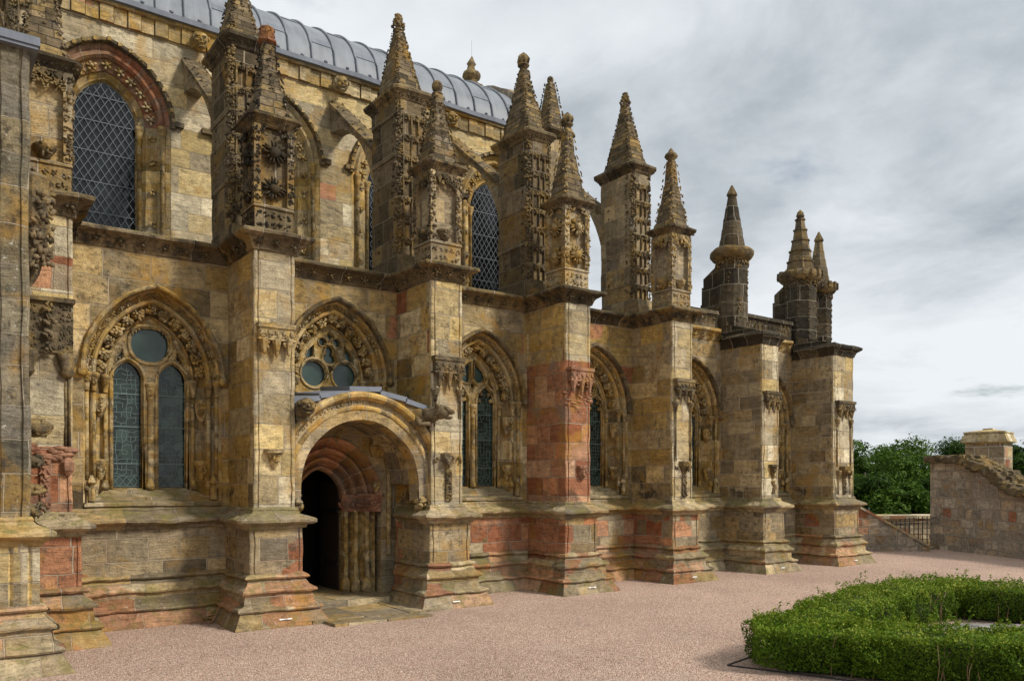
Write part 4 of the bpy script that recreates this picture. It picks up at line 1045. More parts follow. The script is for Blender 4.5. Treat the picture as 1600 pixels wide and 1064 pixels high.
q = MB(); crockets(q, 13.82, 17.1, 11.7, 13.1, .3, .3, .09, .09, 9, .11); finial(q, 13.82, 17.1, 13.0, .09, 'ball'); SPQ.merge(q, 1).build('spire', ['spire', 'carve'], PN)

# --- lead barrel roof with rolls, gutter and ridge
rf = MB(); n = 20
ell = [(20.3 - RY * math.cos(math.pi * q / (2 * n)), ZE + RZ * math.sin(math.pi * q / (2 * n))) for q in range(2 * n + 1)]
xs = [-6 + .5475 * q for q in range(36)]
for a, b in zip(xs, xs[1:]):
    rings = []
    for q, (y, z) in enumerate(ell): rings.append([(a, y, z), (b, y, z)])
    rf.loft([[(b, y, z), (a, y, z)] for y, z in ell], close=False, smooth=True)
RF = rf.build('roof', 'lead', CH, label='grey lead barrel roof with rolled seams')
sm = MB()
for x in xs[1:]:
    sm.tube([(x, y - .02 * math.cos(math.pi * q / (2 * n)), z + .02 * math.sin(math.pi * q / (2 * n))) for q, (y, z) in enumerate(ell)][0:n + 4], .030, 7)
sm.build('seams', 'lead', RF)
for q, (a, b) in enumerate(zip(xs, xs[1:])):
    y, z = ell[4 + (5 if q % 2 else 0)]; y2, z2 = ell[5 + (5 if q % 2 else 0)]
    lp = MB(); lp.loft([[(b - .04, y - .012, z + .005), (a + .04, y - .012, z + .005)], [(b - .04, y2 - .012, z2 + .008), (a + .04, y2 - .012, z2 + .008)]], close=False); lp.build('lap_joint', 'leadlight', RF)
gt = MB(); gt.loft([[(x, CY - .20, 11.60), (x, CY - .21, 11.70), (x, CY - .17, 11.72), (x, CY - .13, 11.66), (x, CY + .0, 11.65), (x, CY + .02, 11.59)] for x in xs[:-1] + [13.05]])
for x in xs[1:]: gt.blob((x - .27, CY - .18, 11.74), (.05, .04, .035), lvl=0)
gt.build('gutter', 'leadlight', RF, jit=.008)
rg = MB(); rg.box(-6, 13.05, 20.2, 20.4, ZE + RZ - .02, ZE + RZ + .05, ty=.03); rg.build('ridge', 'leadlight', RF)
# aisle roof behind the cornice, far and end walls close the building
ar = MB(); ar.add([(-6, WU + .03, 6.27), (21.0, WU + .03, 6.27), (21.0, CY, 6.9), (-6, CY, 6.9)], [(0, 1, 2, 3)]); ar.add([(13.6, CY, 6.9), (21.0, CY, 6.9), (21.0, 24, 6.9), (13.6, 24, 6.9)], [(0, 1, 2, 3)])
ar.build('aisle_roof', 'lead', CH)
nw = MB(); nw.box(-6, 13.6, 23.2, 23.4, 6.2, 11.6); nw.box(-6, 21.0, 26.0, 26.3, 0, 6.3); nw.add([(13.6, 24, 6.9), (21, 24, 6.9), (21, 26, 6.27), (-6, 26, 6.27), (-6, 23.3, 6.9), (13.6, 23.3, 6.9)], [(0, 1, 2, 3, 4, 5)]); nw.build('north_wall', 'wall', CH)
ew = MB(); shaft(ew, [(21.03, 14.3), (21.03, 26.3)], 1.86, 6.0); shaft(ew, [(21.13, 14.4), (21.13, 26.3)], .8, 1.6)
shaft(ew, [(21.0, 13.6), (22.2, 13.6), (22.2, 14.4), (21.0, 14.4)], 1.86, 5.8); shaft(ew, [(21.1, 13.5), (22.3, 13.5), (22.3, 14.5), (21.1, 14.5)], .8, 1.58)
ew.build('east_wall', 'greywall', CH, jit=.006)

# --- transept wall close on the left
tr = MB()
sec = [(-5, 11.2)] + [(1.09 - .34, 11.2), (1.09 - .33, 11.22), (1.09 - .31, 11.22), (1.09 - .30, 11.2), (1.09 - .12, 11.2), (1.09 - .115, 11.225), (1.09 - .09, 11.225), (1.09 - .085, 11.2), (1.09 - .05, 11.2), (1.09 - .01, 11.23), (1.09, 11.28), (1.09, 14.5)]
shaft(tr, sec, 1.86, 7.42)
TR = tr.build('transept_wall', 'transept', CH, jit=.012, jf=5, label='tall lichen spotted wall projecting at the left edge')
lw = MB(); shaft(lw, [(-5, 11.05), (1.17 - .32, 11.05), (1.17 - .30, 11.08), (1.17 - .27, 11.04), (1.17 - .2, 11.01), (1.17 - .13, 11.04), (1.17 - .11, 11.08), (1.17 - .08, 11.05), (1.17, 11.07), (1.17, 13.5)], .8, 1.58); lw.build('lower_wall', 'face', TR, jit=.012)
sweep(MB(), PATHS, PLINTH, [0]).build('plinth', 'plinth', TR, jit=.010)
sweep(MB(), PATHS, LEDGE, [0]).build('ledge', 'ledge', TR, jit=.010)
cp = MB(); cp.box(-5, 1.16, 11.1, 14.6, 7.42, 7.50); cp.box(-5, 1.18, 11.08, 11.2, 7.46, 7.56); cp.build('coping', 'leadlight', TR, jit=.004)
for y_, z_, s_ in ((11.45, 2.95, .16), (11.5, 2.55, .10), (11.5, 2.2, .10), (11.5, 1.95, .10)):
    cb = MB(); cb.blob((1.15, y_, z_), (s_, s_ * .9, s_ * .8), lvl=2, rough=.15); [cb.leafage((1.16 + s_ * .5, y_ - s_ * .4, z_), (.6, -.8, 0), s_ * .9, 8) for _ in range(2)]
    cb.build('corbel', 'carve', TR)
cb = MB()
for q_ in range(18): cb.leafage((1.14 + .16 * abs(math.sin(q_)), 11.4 + .05 * (q_ % 3), 4.95 + .055 * q_), (.7, -.7, 0), .14, 6)
cb.lathe([(.02, 4.7), (.10, 4.85), (.16, 5.1), (.20, 5.5), (.24, 5.9), (.26, 6.0), (.2, 6.05)], 1.12, 11.55, 8, smooth=False)
cb.build('corbel', 'carve', TR)
dp = MB(); dp.tube([(.75, 14.6, 7.5), (.75, 14.6, 10.2)], .07, 10); dp.box(.62, .90, 14.5, 14.75, 10.1, 10.5); dp.build('downpipe', 'pipe', CH)

# --- porch between the second and third buttress
PX, PY, PR, PZ = 6.165, 12.74, 1.10, 2.25
pb = MB(); hole = [(PX - PR, 1.95)] + [(PX - PR * math.cos(math.pi * q / 28), PZ + PR * math.sin(math.pi * q / 28)) for q in range(29)] + [(PX + PR, 1.95)]
outl = [(4.85, 1.95)] + hole + [(7.5, 1.95), (7.5, 3.56), (6.9, 3.76), (6.4, 3.84), (5.9, 3.80), (5.3, 3.66), (4.85, 3.54)]
plate(pb, outl, [], PY, PY + .34, back=True)
PORCH = pb.build('porch', 'greywall', CH, jit=.006, label='round arched porch with lead covered top between two buttresses')
AR = [(-.004, .34), (-.004, .06), (.02, .03), (.06, .012), (.075, .03), (.095, .045), (.13, .04), (.15, .005), (.18, -.025), (.215, -.03), (.245, -.01), (.255, .03), (.30, .035), (.335, .0), (.355, -.06), (.385, -.105), (.43, -.115), (.47, -.09), (.485, -.03), (.49, .02)]
ab = MB(); archloft(ab, PX, PR, PR, PZ, 1.95, AR, PY, 22, 2)
av = MB()
for q in range(58):
    a = math.pi * (q + .5) / 58; av.leafage((PX - (PR + .315) * math.cos(a), PY - .01, PZ + (PR + .315) * math.sin(a)), (0, -1, 0), .042, 4)
for sx in (-1, 1):
    for zz in (1.86, 1.74, 1.62): av.blob((PX + sx * 1.17, PY + .12, zz + .1), (.10 - .02 * (1.86 - zz) * 4, .14, .08), lvl=1)
    av.leafage((PX + sx * 1.15, PY - .02, 1.9), (0, -1, 0), .12, 9)
ab.merge(av, 1).build('arch_mould', ['vouss', 'carveo'], PORCH, jit=.005)
ld = MB()
for x0, x1, za, zb_ in ((4.93, 5.38, 3.60, 3.67), (5.36, 5.92, 3.71, 3.79), (5.90, 6.50, 3.86, 3.89), (6.48, 7.0, 3.83, 3.74), (6.98, 7.46, 3.72, 3.60)):
    ld.loft([[(x0, PY - .05, za - .035), (x0, PY - .05, za + .05), (x0, WU + .04, za + .16), (x0, WU + .04, za - .06)], [(x1, PY - .05, zb_ - .035), (x1, PY - .05, zb_ + .05), (x1, WU + .04, zb_ + .16), (x1, WU + .04, zb_ - .06)]])
ld.build('lead_cover', 'leadlight', PORCH)
vt = MB(); vt.loft([[(PX - (PR + .02) * math.cos(math.pi * q / 16), y, PZ + (PR + .02) * math.sin(math.pi * q / 16)) for q in range(17)] for y in (PY + .3, WU + .02)], close=False); vt.build('vault', 'greywall', PORCH)
# inner side walls of the porch, below the ledge
# doorway
DX = 6.12; DA, DR, DZ = .45, .60, 1.95
db = MB()
DPR = [(-.005, .62), (0, .50), (.025, .455), (.055, .445), (.075, .48), (.095, .53), (.125, .50), (.15, .36), (.175, .315), (.21, .315), (.235, .37), (.255, .40), (.28, .36), (.315, .21), (.34, .17), (.38, .165), (.40, .22), (.425, .25), (.45, .17), (.47, .06), (.49, .0), (.53, -.06), (.57, -.06), (.585, .02)]
archloft(db, DX, DA, DR, DZ, DZ, DPR, WU + .06, 14, 0)
DW = db.build('doorway', 'voussred', PORCH, jit=.006, label='deep pointed doorway with red stone arch orders and clustered shafts')
for sx in (-1, 1):
    jb = MB(); jb.loft([[(DX + sx * (DA + d_), WU + .06 + y_ + .01, z) for d_, y_ in DPR[:20]] for z in ((.18, .9, 1.4, 1.74) if sx < 0 else (1.74, 1.4, .9, .18))], close=False)
    for dd, dep in ((.05, .46), (.195, .33), (.36, .185)):
        jb.lathe([(.10, .16), (.10, .30), (.085, .34), (.09, .38), (.06, .44), (.048, .48), (.048, 1.70), (.055, 1.74)], DX + sx * (DA + dd), WU + .05 + dep, 10)
    jb.build('jamb_shafts', 'mould', DW, jit=.003)
for sx in (-1, 1):
    cpd = MB(); cpd.loft([[(DX + sx * (DA + d_ - .03), WU + .06 + y_ - .03, z) for d_, y_ in [(0, .55), (0, .48), (.17, .34), (.33, .19), (.47, .02), (.56, -.02)]] for z in ((1.73, 1.8, 1.98, 2.05) if sx < 0 else (2.05, 1.98, 1.8, 1.73))], close=False)
    for q in range(9):
        f = q / 8; cpd.leafage((DX + sx * (DA - .03 + .50 * f), WU + .50 - .47 * f, 1.87), (-sx * .5, -1, 0), .085, 7)
    cpd.obox((DX + sx * (DA + .32), WU + .2, 2.05), (0, -1, 0), .46, .035, .10)
    cpd.build('capitals', 'carvered', DW)
st = MB(); st.box(5.05, 7.3, 13.35, 15.6, -.1, .20); st.build('threshold', 'paving', DW, jit=.006)
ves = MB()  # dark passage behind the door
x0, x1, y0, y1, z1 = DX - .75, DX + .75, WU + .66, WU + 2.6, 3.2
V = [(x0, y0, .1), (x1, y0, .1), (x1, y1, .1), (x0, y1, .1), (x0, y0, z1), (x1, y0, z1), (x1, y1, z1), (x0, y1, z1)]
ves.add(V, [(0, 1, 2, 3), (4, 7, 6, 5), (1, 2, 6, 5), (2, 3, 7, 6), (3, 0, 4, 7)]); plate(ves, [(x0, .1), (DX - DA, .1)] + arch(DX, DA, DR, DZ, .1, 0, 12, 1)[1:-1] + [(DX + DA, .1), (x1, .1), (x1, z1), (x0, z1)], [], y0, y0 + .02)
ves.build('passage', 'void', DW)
dl = MB(); dl.loft([[(DX + DA - .02 + .04 * e, WU + .70 + y, .2) for e, y in ((0, 0), (1, 0), (1, .86), (0, .86))], [(DX + DA - .02 + .04 * e, WU + .70 + y, 2.3) for e, y in ((0, 0), (1, 0), (1, .86), (0, .86))]])
DL = dl.build('door', 'wood', DW)
hg = MB(); hg.box(DX + DA - .045, DX + DA - .02, WU + .72, WU + 1.3, .68, .74); hg.box(DX + DA - .045, DX + DA - .02, WU + .72, WU + 1.3, 1.70, 1.76); hg.build('hinge', 'iron', DL)
# wall around the door, inside the porch
iw = MB(); dd = arch(DX, DA, DR, DZ, .1, .56, 14, 1)
plate(iw, [(4.85, .1)] + dd + [(7.5, .1), (7.5, 3.7), (4.85, 3.7)], [], WU + .055, WU + .3)
iw.build('inner_wall', 'greywall', PORCH)
ip = MB()
canopy(ip, 7.02, WU + .05, 2.75, 3.15, .13); ip.strip((5.62, WU + .0, 2.9), (5.62, WU + .0, 3.3), (0, -1, 0), .07)
for x in (7.28,): ip.lathe([(.06, .9), (.05, 1.0), (.05, 2.5), (.09, 2.65), (.10, 2.7)], x, WU + .02, 8)
ip.lathe([(.03, 2.1), (.08, 2.2), (.09, 2.3)], 7.02, WU + .03, 8); ip.strip((6.2, WU - .0, 3.02), (6.2, WU - .25, 3.28), (0, -1, 0), .08)
ip.build('niche_canopy', 'carveo', PORCH)

def gargoyle(kind):
    mb = MB()
    if kind == 'face':
        head(mb, (5.06, 12.50, 3.50), (-.15, -1, .05), .135); mb.blob((5.04, 12.68, 3.47), (.13, .22, .16), lvl=2, rough=.06); mb.box(4.93, 5.16, 12.6, 12.95, 3.28, 3.44)
        return mb.build('gargoyle', 'carve', CH, label='crouching gargoyle with a round grimacing face left of the porch arch')
    D = Vector((.62, -.78, .04)).normalized(); p = Vector((7.22, 12.80, 3.46)); d3 = np.array(D)
    mb.blob(p, (.15, .15, .30), D, 2, .06); mb.blob(p + D * .30 + Vector((0, 0, .02)), (.13, .14, .20), D, 2, .06)
    h_ = p + D * .52 + Vector((0, 0, .05))
    mb.blob(h_, (.125, .13, .14), D, 2, .06)
    S = Vector((D.y, -D.x, 0))
    for s_ in (-1, 1):
        mb.blob(h_ + S * s_ * .10 + Vector((0, 0, .10)) - D * .05, (.035, .05, .05), lvl=1, rough=.08); mb.blob(h_ + S * s_ * .06 + D * .10 + Vector((0, 0, .06)), (.045, .035, .035), lvl=1)
        mb.blob(p + S * s_ * .12 + Vector((0, 0, -.08)), (.06, .10, .18), D, 1, .1); mb.tube([p + S * s_ * .13 + D * .05 + Vector((0, 0, -.02)), p + S * s_ * .15 + D * .16 + Vector((0, 0, -.16)), p + S * s_ * .12 + D * .34 + Vector((0, 0, -.15))], [.06, .05, .035], 7)
    mb.blob(h_ + D * .15 + Vector((0, 0, .0)), (.07, .05, .09), D, 1, .08); mb.blob(h_ + D * .11 + Vector((0, 0, -.105)), (.06, .03, .09), D, 1, .08)
    for q in range(10): mb.leafage(h_ - D * .10 + S * .1 * math.cos(q * .63) + Vector((0, 0, .1 * math.sin(q * .63))), tuple(-D * .2 + S * math.cos(q * .63) + Vector((0, 0, math.sin(q * .63)))), .06, 3)
    return mb.build('gargoyle', 'carve', CH, label='lion like gargoyle stretching out right of the porch arch')
gargoyle('face'); gargoyle('lion')

# --- lower east end: parapets and round pinnacles
def parapet(x0, x1, zt):
    p = MB(); p.box(x0, x1, WU - .06, WU + .20, 6.20, zt - .10); p.box(x0, x1, WU - .13, WU + .25, zt - .10, zt, ty=.03)
    c = MB(); x = x0 + .06
    while x < x1 - .05:
        c.add([(x - .07, WU - .065, 6.34), (x + .07, WU - .065, 6.34), (x, WU - .065, zt - .14), (x, WU - .12, 6.45)], [(0, 1, 3), (1, 2, 3), (2, 0, 3)]); c.leafage((x + .08, WU - .08, zt - .2), (0, -1, 0), .06, 4); x += .17
    p.merge(c, 1); return p.build('parapet', ['black', 'carve'], CH, jit=.008)
parapet(14.45, 16.75, 6.70); parapet(17.75, 19.95, 6.80)
def round_pinnacle(cx, cy, zc, zt, r, kind, m1='black', m2='carve', pier=.78, m3='pinn'):
    b = MB(); nn = 16 if kind == 'round' else 8
    b.lathe([(r, 5.95), (r, 6.4), (r * 1.005, 6.41), (r, 6.9), (r, 7.4), (r, zc - .06)], cx, cy, nn, smooth=False, rot=.39)
    if pier:
        for q, (ya, yb, za, zb_) in enumerate([(cy + .1, cy + pier + .1, 6.0, 6.6), (cy + .1, cy + pier + .06, 6.6, 7.05), (cy + .1, cy + pier + .02, 7.05, 7.5)]): b.box(cx - .26, cx + .26, ya, yb, za, zb_ - .006)
        b.loft([[(cx - .25, cy + .1, 7.5), (cx - .25, cy + pier - .03, 7.5), (cx - .25, cy + pier - .03, 7.72), (cx - .25, cy + .1, 8.1)], [(cx + .25, cy + .1, 7.5), (cx + .25, cy + pier - .03, 7.5), (cx + .25, cy + pier - .03, 7.72), (cx + .25, cy + .1, 8.1)]])
    c = MB()
    for q in range(8):
        a = .39 + q * math.pi / 4; n = (math.cos(a), math.sin(a), 0)
        if n[1] > .75: continue
        for zz in np.arange(6.35, zc - .1, .17):
            if (q + int(zz * 1.4)) % 2 == 0 or kind != 'round': c.leafage((cx + n[0] * r * .98, cy + n[1] * r * .98, zz), n, .085 if kind == 'round' else .06, 5)
    for q in range(20): a = q * math.pi / 10; n = (math.cos(a), math.sin(a), 0); c.leafage((cx + n[0] * r, cy + n[1] * r, zc - .16), n, .09, 5)
    b.merge(c, 1); P = b.build('pinnacle', [m1, m2], CH, jit=.008)
    k_ = MB(); k_.lathe([(r, zc - .1), (r + .10, zc - .03), (r + .155, zc + .05), (r + .155, zc + .15), (r + .09, zc + .22), (r * .9, zc + .25)], cx, cy, 20)
    if kind != 'round':
        for q in range(16): a = q * math.pi / 8; k_.obox((cx + (r + .13) * math.cos(a), cy + (r + .13) * math.sin(a), zc + .13), (math.cos(a), math.sin(a), 0), .09, .16, .06)
    k_.build('cap', m2, P, jit=.012)
    zb = zc + .22; H_ = zt - .30 - zb; sp = MB()
    prof = []; steps = 5
    for q in range(steps):
        f0, f1 = q / steps, (q + 1) / steps; ra = .88 * r * (1 - f0) + .10 * f0; rb = .88 * r * (1 - f1) + .10 * f1
        prof += [(ra, zb + H_ * f0), (rb + .015, zb + H_ * f1 - .02)]
        if kind == 'oct': prof += [(rb + .045, zb + H_ * f1 - .018), (rb + .045, zb + H_ * f1 + .02)]
        if kind == 'plain': prof += []
    sp.lathe(prof, cx, cy, nn, smooth=False); sp.build('spire', m1 if kind == 'round' else m3, P, jit=.006)
    f = MB(); z = zt - .32
    f.lathe([(.09, z), (.135, z + .04), (.14, z + .08), (.02, zt)] if kind != 'oct' else [(.08, z), (.06, z + .06), (.10, z + .09), (.12, z + .14), (.09, z + .2), (.10, z + .22), (.01, zt)], cx, cy, 8, smooth=False); f.build('finial', m2, P)
    return P
round_pinnacle(17.29, 13.80, 8.15, 10.08, .40, 'round')
round_pinnacle(20.42, 13.88, 8.05, 10.08, .45, 'oct', 'black', 'carve', .72)
ep = round_pinnacle(21.75, 14.15, 7.95, 9.75, .36, 'plain', 'black', 'carve', pier=0)
for cx, hw in ((17.29, .36), (20.535, .52)):
    tp = MB(); tp.loft([[(cx - hw, 12.55, 5.98), (cx + hw, 12.55, 5.98), (cx + hw, 12.55, 6.04), (cx - hw, 12.55, 6.04)], [(cx - hw, WU, 5.98), (cx + hw, WU, 5.98), (cx + hw, WU, 6.42), (cx - hw, WU, 6.42)]])
    tp.build('weathering_slab', 'black', CH, jit=.008)
tp = MB(); tp.loft([[(21.0, 13.55, 5.9), (21.0, 14.45, 5.9), (21.0, 14.45, 6.4), (21.0, 13.55, 6.4)], [(22.25, 13.55, 5.9), (22.25, 14.45, 5.9), (22.25, 14.45, 6.0), (22.25, 13.55, 6.0)]])
tp.build('weathering_slab', 'black', CH, jit=.008)

# paving at the porch
pv = MB()
for x0, x1, y0, y1, z in ((5.02, 5.9, 12.15, 13.3, .10), (5.92, 6.7, 12.05, 13.3, .095), (6.72, 7.35, 12.1, 13.3, .10), (5.2, 6.1, 11.72, 12.13, .085), (6.12, 6.95, 11.7, 12.03, .08)): pv.box(x0, x1, y0, y1, -.02, z)
o = pv.build('paving', 'paving', jit=.008); o['kind'] = 'structure'; o['label'] = 'worn stone paving slabs before the porch'

# ------------------------------------------------------------------ walls to the east
def wall_run(name, pts, th, mat, copmat=None, coph=.12, over=.06, label=None, cat='wall', n=10, rough_cope=False):
    """pts: (x, y, ztop); a wall of thickness th standing on the ground, coping on top"""
    t = thing(name, label, cat, (pts[0][0], pts[0][1], .05)); mb = MB(); cp_ = MB(); P = [Vector(p[:2]) for p in pts]
    rings = []; cr = []; s = 0; uvs = []
    for a in range(len(pts) - 1):
        dirv = (P[a + 1] - P[a]); L = dirv.length; dirv.normalize(); nv = Vector((dirv.y, -dirv.x))
        for q in range(n + (a == len(pts) - 2)):
            f = q / n; p = P[a].lerp(P[a + 1], f); zt = pts[a][2] * (1 - f) + pts[a + 1][2] * f
            A, B_ = p + nv * th / 2, p - nv * th / 2
            rings.append([(A.x, A.y, -.5), (A.x, A.y, zt), (B_.x, B_.y, zt), (B_.x, B_.y, -.5)]); ss = s + L * f; uvs.append([(ss, 0), (ss, zt + .5), (ss, zt + .5 + th), (ss, zt * 2 + 1 + th)])
            A, B_ = p + nv * (th / 2 + over), p - nv * (th / 2 + over)
            cr.append([(A.x, A.y, zt - .01), (A.x, A.y, zt + coph * .7), (p.x, p.y, zt + coph), (B_.x, B_.y, zt + coph * .7), (B_.x, B_.y, zt - .01)])
        s += L
    def loc(mb_, nm, mt, jt):
        o = mb_.build(nm, mt, None, jit=jt); T = Matrix.Translation(-t.location); o.data.transform(T); o.parent = t; return o
    mb.loft(rings, uvs=[u for u in uvs]); loc(mb, 'wall', mat, .02)
    if copmat and not rough_cope: cp_.loft(cr); loc(cp_, 'coping', copmat, .008)
    if rough_cope:
        rr = random.Random(3)
        for q in range(len(rings) - 1):
            a, b = rings[q], rings[q + 1]
            for kk in range(2):
                f = (kk + rr.random() * .6) / 2; x = a[1][0] * (1 - f) + b[1][0] * f; y = a[1][1] * (1 - f) + b[1][1] * f; z = a[1][2] * (1 - f) + b[1][2] * f
                for e in (0, .5, 1.0):
                    xx = x + (a[2][0] - a[1][0]) * e; yy = y + (a[2][1] - a[1][1]) * e
                    v, fc = ICO[1]; sc_ = np.array([rr.uniform(.16, .34), rr.uniform(.16, .3), rr.uniform(.08, .15)])
                    w_ = np.clip(v * 1.5, -.8, .8) * sc_ + np.array([xx, yy, z + rr.uniform(-.03, .06)]); cp_.add(w_, fc)
        loc(cp_, 'coping', copmat, .02)
    return t
wall_run('stone_wall', [(27.75, 13.6, 3.02), (27.20, 12.35, 3.0), (26.65, 11.2, 2.55), (26.25, 10.5, 2.05), (25.6, 9.0, 1.75), (23.5, 4.2, 1.6)], .55, 'rubble', 'carve', label='rubble garden wall with rough stepped coping sloping down to the right', cat='wall', n=7, rough_cope=True)
wall_run('stair_wall', [(24.0, 15.4, 2.05), (26.5, 13.3, .16)], .35, 'rubble', 'coping', .10, .05, label='low rubble stair wall with pale sloping coping beside the chapel corner')
wall_run('boundary_wall', [(24.5, 18.5, .96), (29.6, 13.7, 1.02), (31, 12.4, 1.0)], .4, 'rubblepale', 'coping', .14, .07, label='pale rubble wall with flat coping behind the iron railing')
RL = thing('iron_railing', 'black iron railing of thin upright bars before the pale rubble wall', 'railing', (26.3, 13.4, .05))
rm = MB(); a, b = Vector((25.0, 14.45)), Vector((27.6, 13.72)); nb = 14
for q in range(nb + 1):
    p = a.lerp(b, q / nb); zlow = max(.08, .16 + (1.3 - 1.3 * q / 6.5) if q < 7 else .08)
    rm.tube([(p.x, p.y, zlow), (p.x, p.y, 1.0 + .01 * q)], .017, 6)
rm2 = MB(); rm2.tube([(a.x, a.y, .86), (b.x, b.y, .92)], .014, 6); rm2.tube([(a.lerp(b, .5).x, a.lerp(b, .5).y, .14), (b.x, b.y, .12)], .014, 6)
rm.merge(rm2)
for mb_, nm in ((rm, 'bars'),):
    o = mb_.build(nm, 'iron'); o.data.transform(Matrix.Translation(-RL.location)); o.parent = RL
kb = MB(); kb.box(26.3, 27.7, 13.45, 13.75, -.1, .12); o = kb.build('step_kerb', 'coping', jit=.01); o['kind'] = 'structure'; o['label'] = 'stone kerb under the railing'
# square stone pier behind the wall
PRX, PRY = 34.6, 14.92
pr = thing('stone_pier', 'square stone pier with moulded cap rising behind the garden wall', 'pier', (PRX, PRY, -1))
ang = R(10)
def prism_sq(mb, h0, z0, h1, z1):
    def rg_(h, z): return [(PRX + h * 1.414 * math.cos(ang + math.pi / 4 + q * math.pi / 2), PRY + h * 1.414 * math.sin(ang + math.pi / 4 + q * math.pi / 2), z) for q in range(4)]
    mb.loft([rg_(h0, z0), rg_(h1, z1)]); return mb
pm = MB(); prism_sq(pm, .70, -2, .68, 3.83)
cm_ = MB(); prism_sq(cm_, .66, 3.80, .80, 3.86); prism_sq(cm_, .84, 3.86, .70, 4.20); prism_sq(cm_, .74, 4.205, .73, 4.26); prism_sq(cm_, .70, 4.265, .25, 4.36); prism_sq(cm_, .2, 4.35, .17, 4.42)
for mb_, nm, mt in ((pm, 'shaft', 'pier'), (cm_, 'cap', 'coping')):
    o = mb_.build(nm, mt, jit=.006); o.data.transform(Matrix.Translation(-pr.location)); o.parent = pr

# ------------------------------------------------------------------ hedge
def leaf_cloud(C, Nrm, size, seed, flip=.9):
    """two-triangle leaves, folded along the midrib: arrays of points -> mesh arrays"""
    r = np.random.default_rng(seed); n = len(C)
    nn = Nrm + r.normal(size=(n, 3)) * flip; nn /= np.linalg.norm(nn, axis=1)[:, None]
    t = np.cross(nn, r.normal(size=(n, 3))); t /= np.linalg.norm(t, axis=1)[:, None]; b = np.cross(nn, t)
    s = size * r.uniform(.65, 1.35, n)[:, None]
    V = np.stack([C - t * s, C + b * s * .5 + nn * s * .15, C + t * s, C - b * s * .5 + nn * s * .15], 1).reshape(-1, 3)
    F = np.arange(n * 4).reshape(-1, 4)
    return V, F
def quick(name, V, F, mat, parent=None, loc=None):
    me = bpy.data.meshes.new(name); me.vertices.add(len(V)); me.vertices.foreach_set('co', V.ravel())
    me.loops.add(F.size); me.polygons.add(len(F)); me.loops.foreach_set('vertex_index', F.ravel().astype(np.int32))
    me.polygons.foreach_set('loop_start', np.arange(0, F.size, F.shape[1], dtype=np.int32))
    me.update(calc_edges=True); me.validate(); me.materials.append(M[mat]); o = bpy.data.objects.new(name, me); COL.objects.link(o)
    if parent is not None: o.parent = parent
    return o
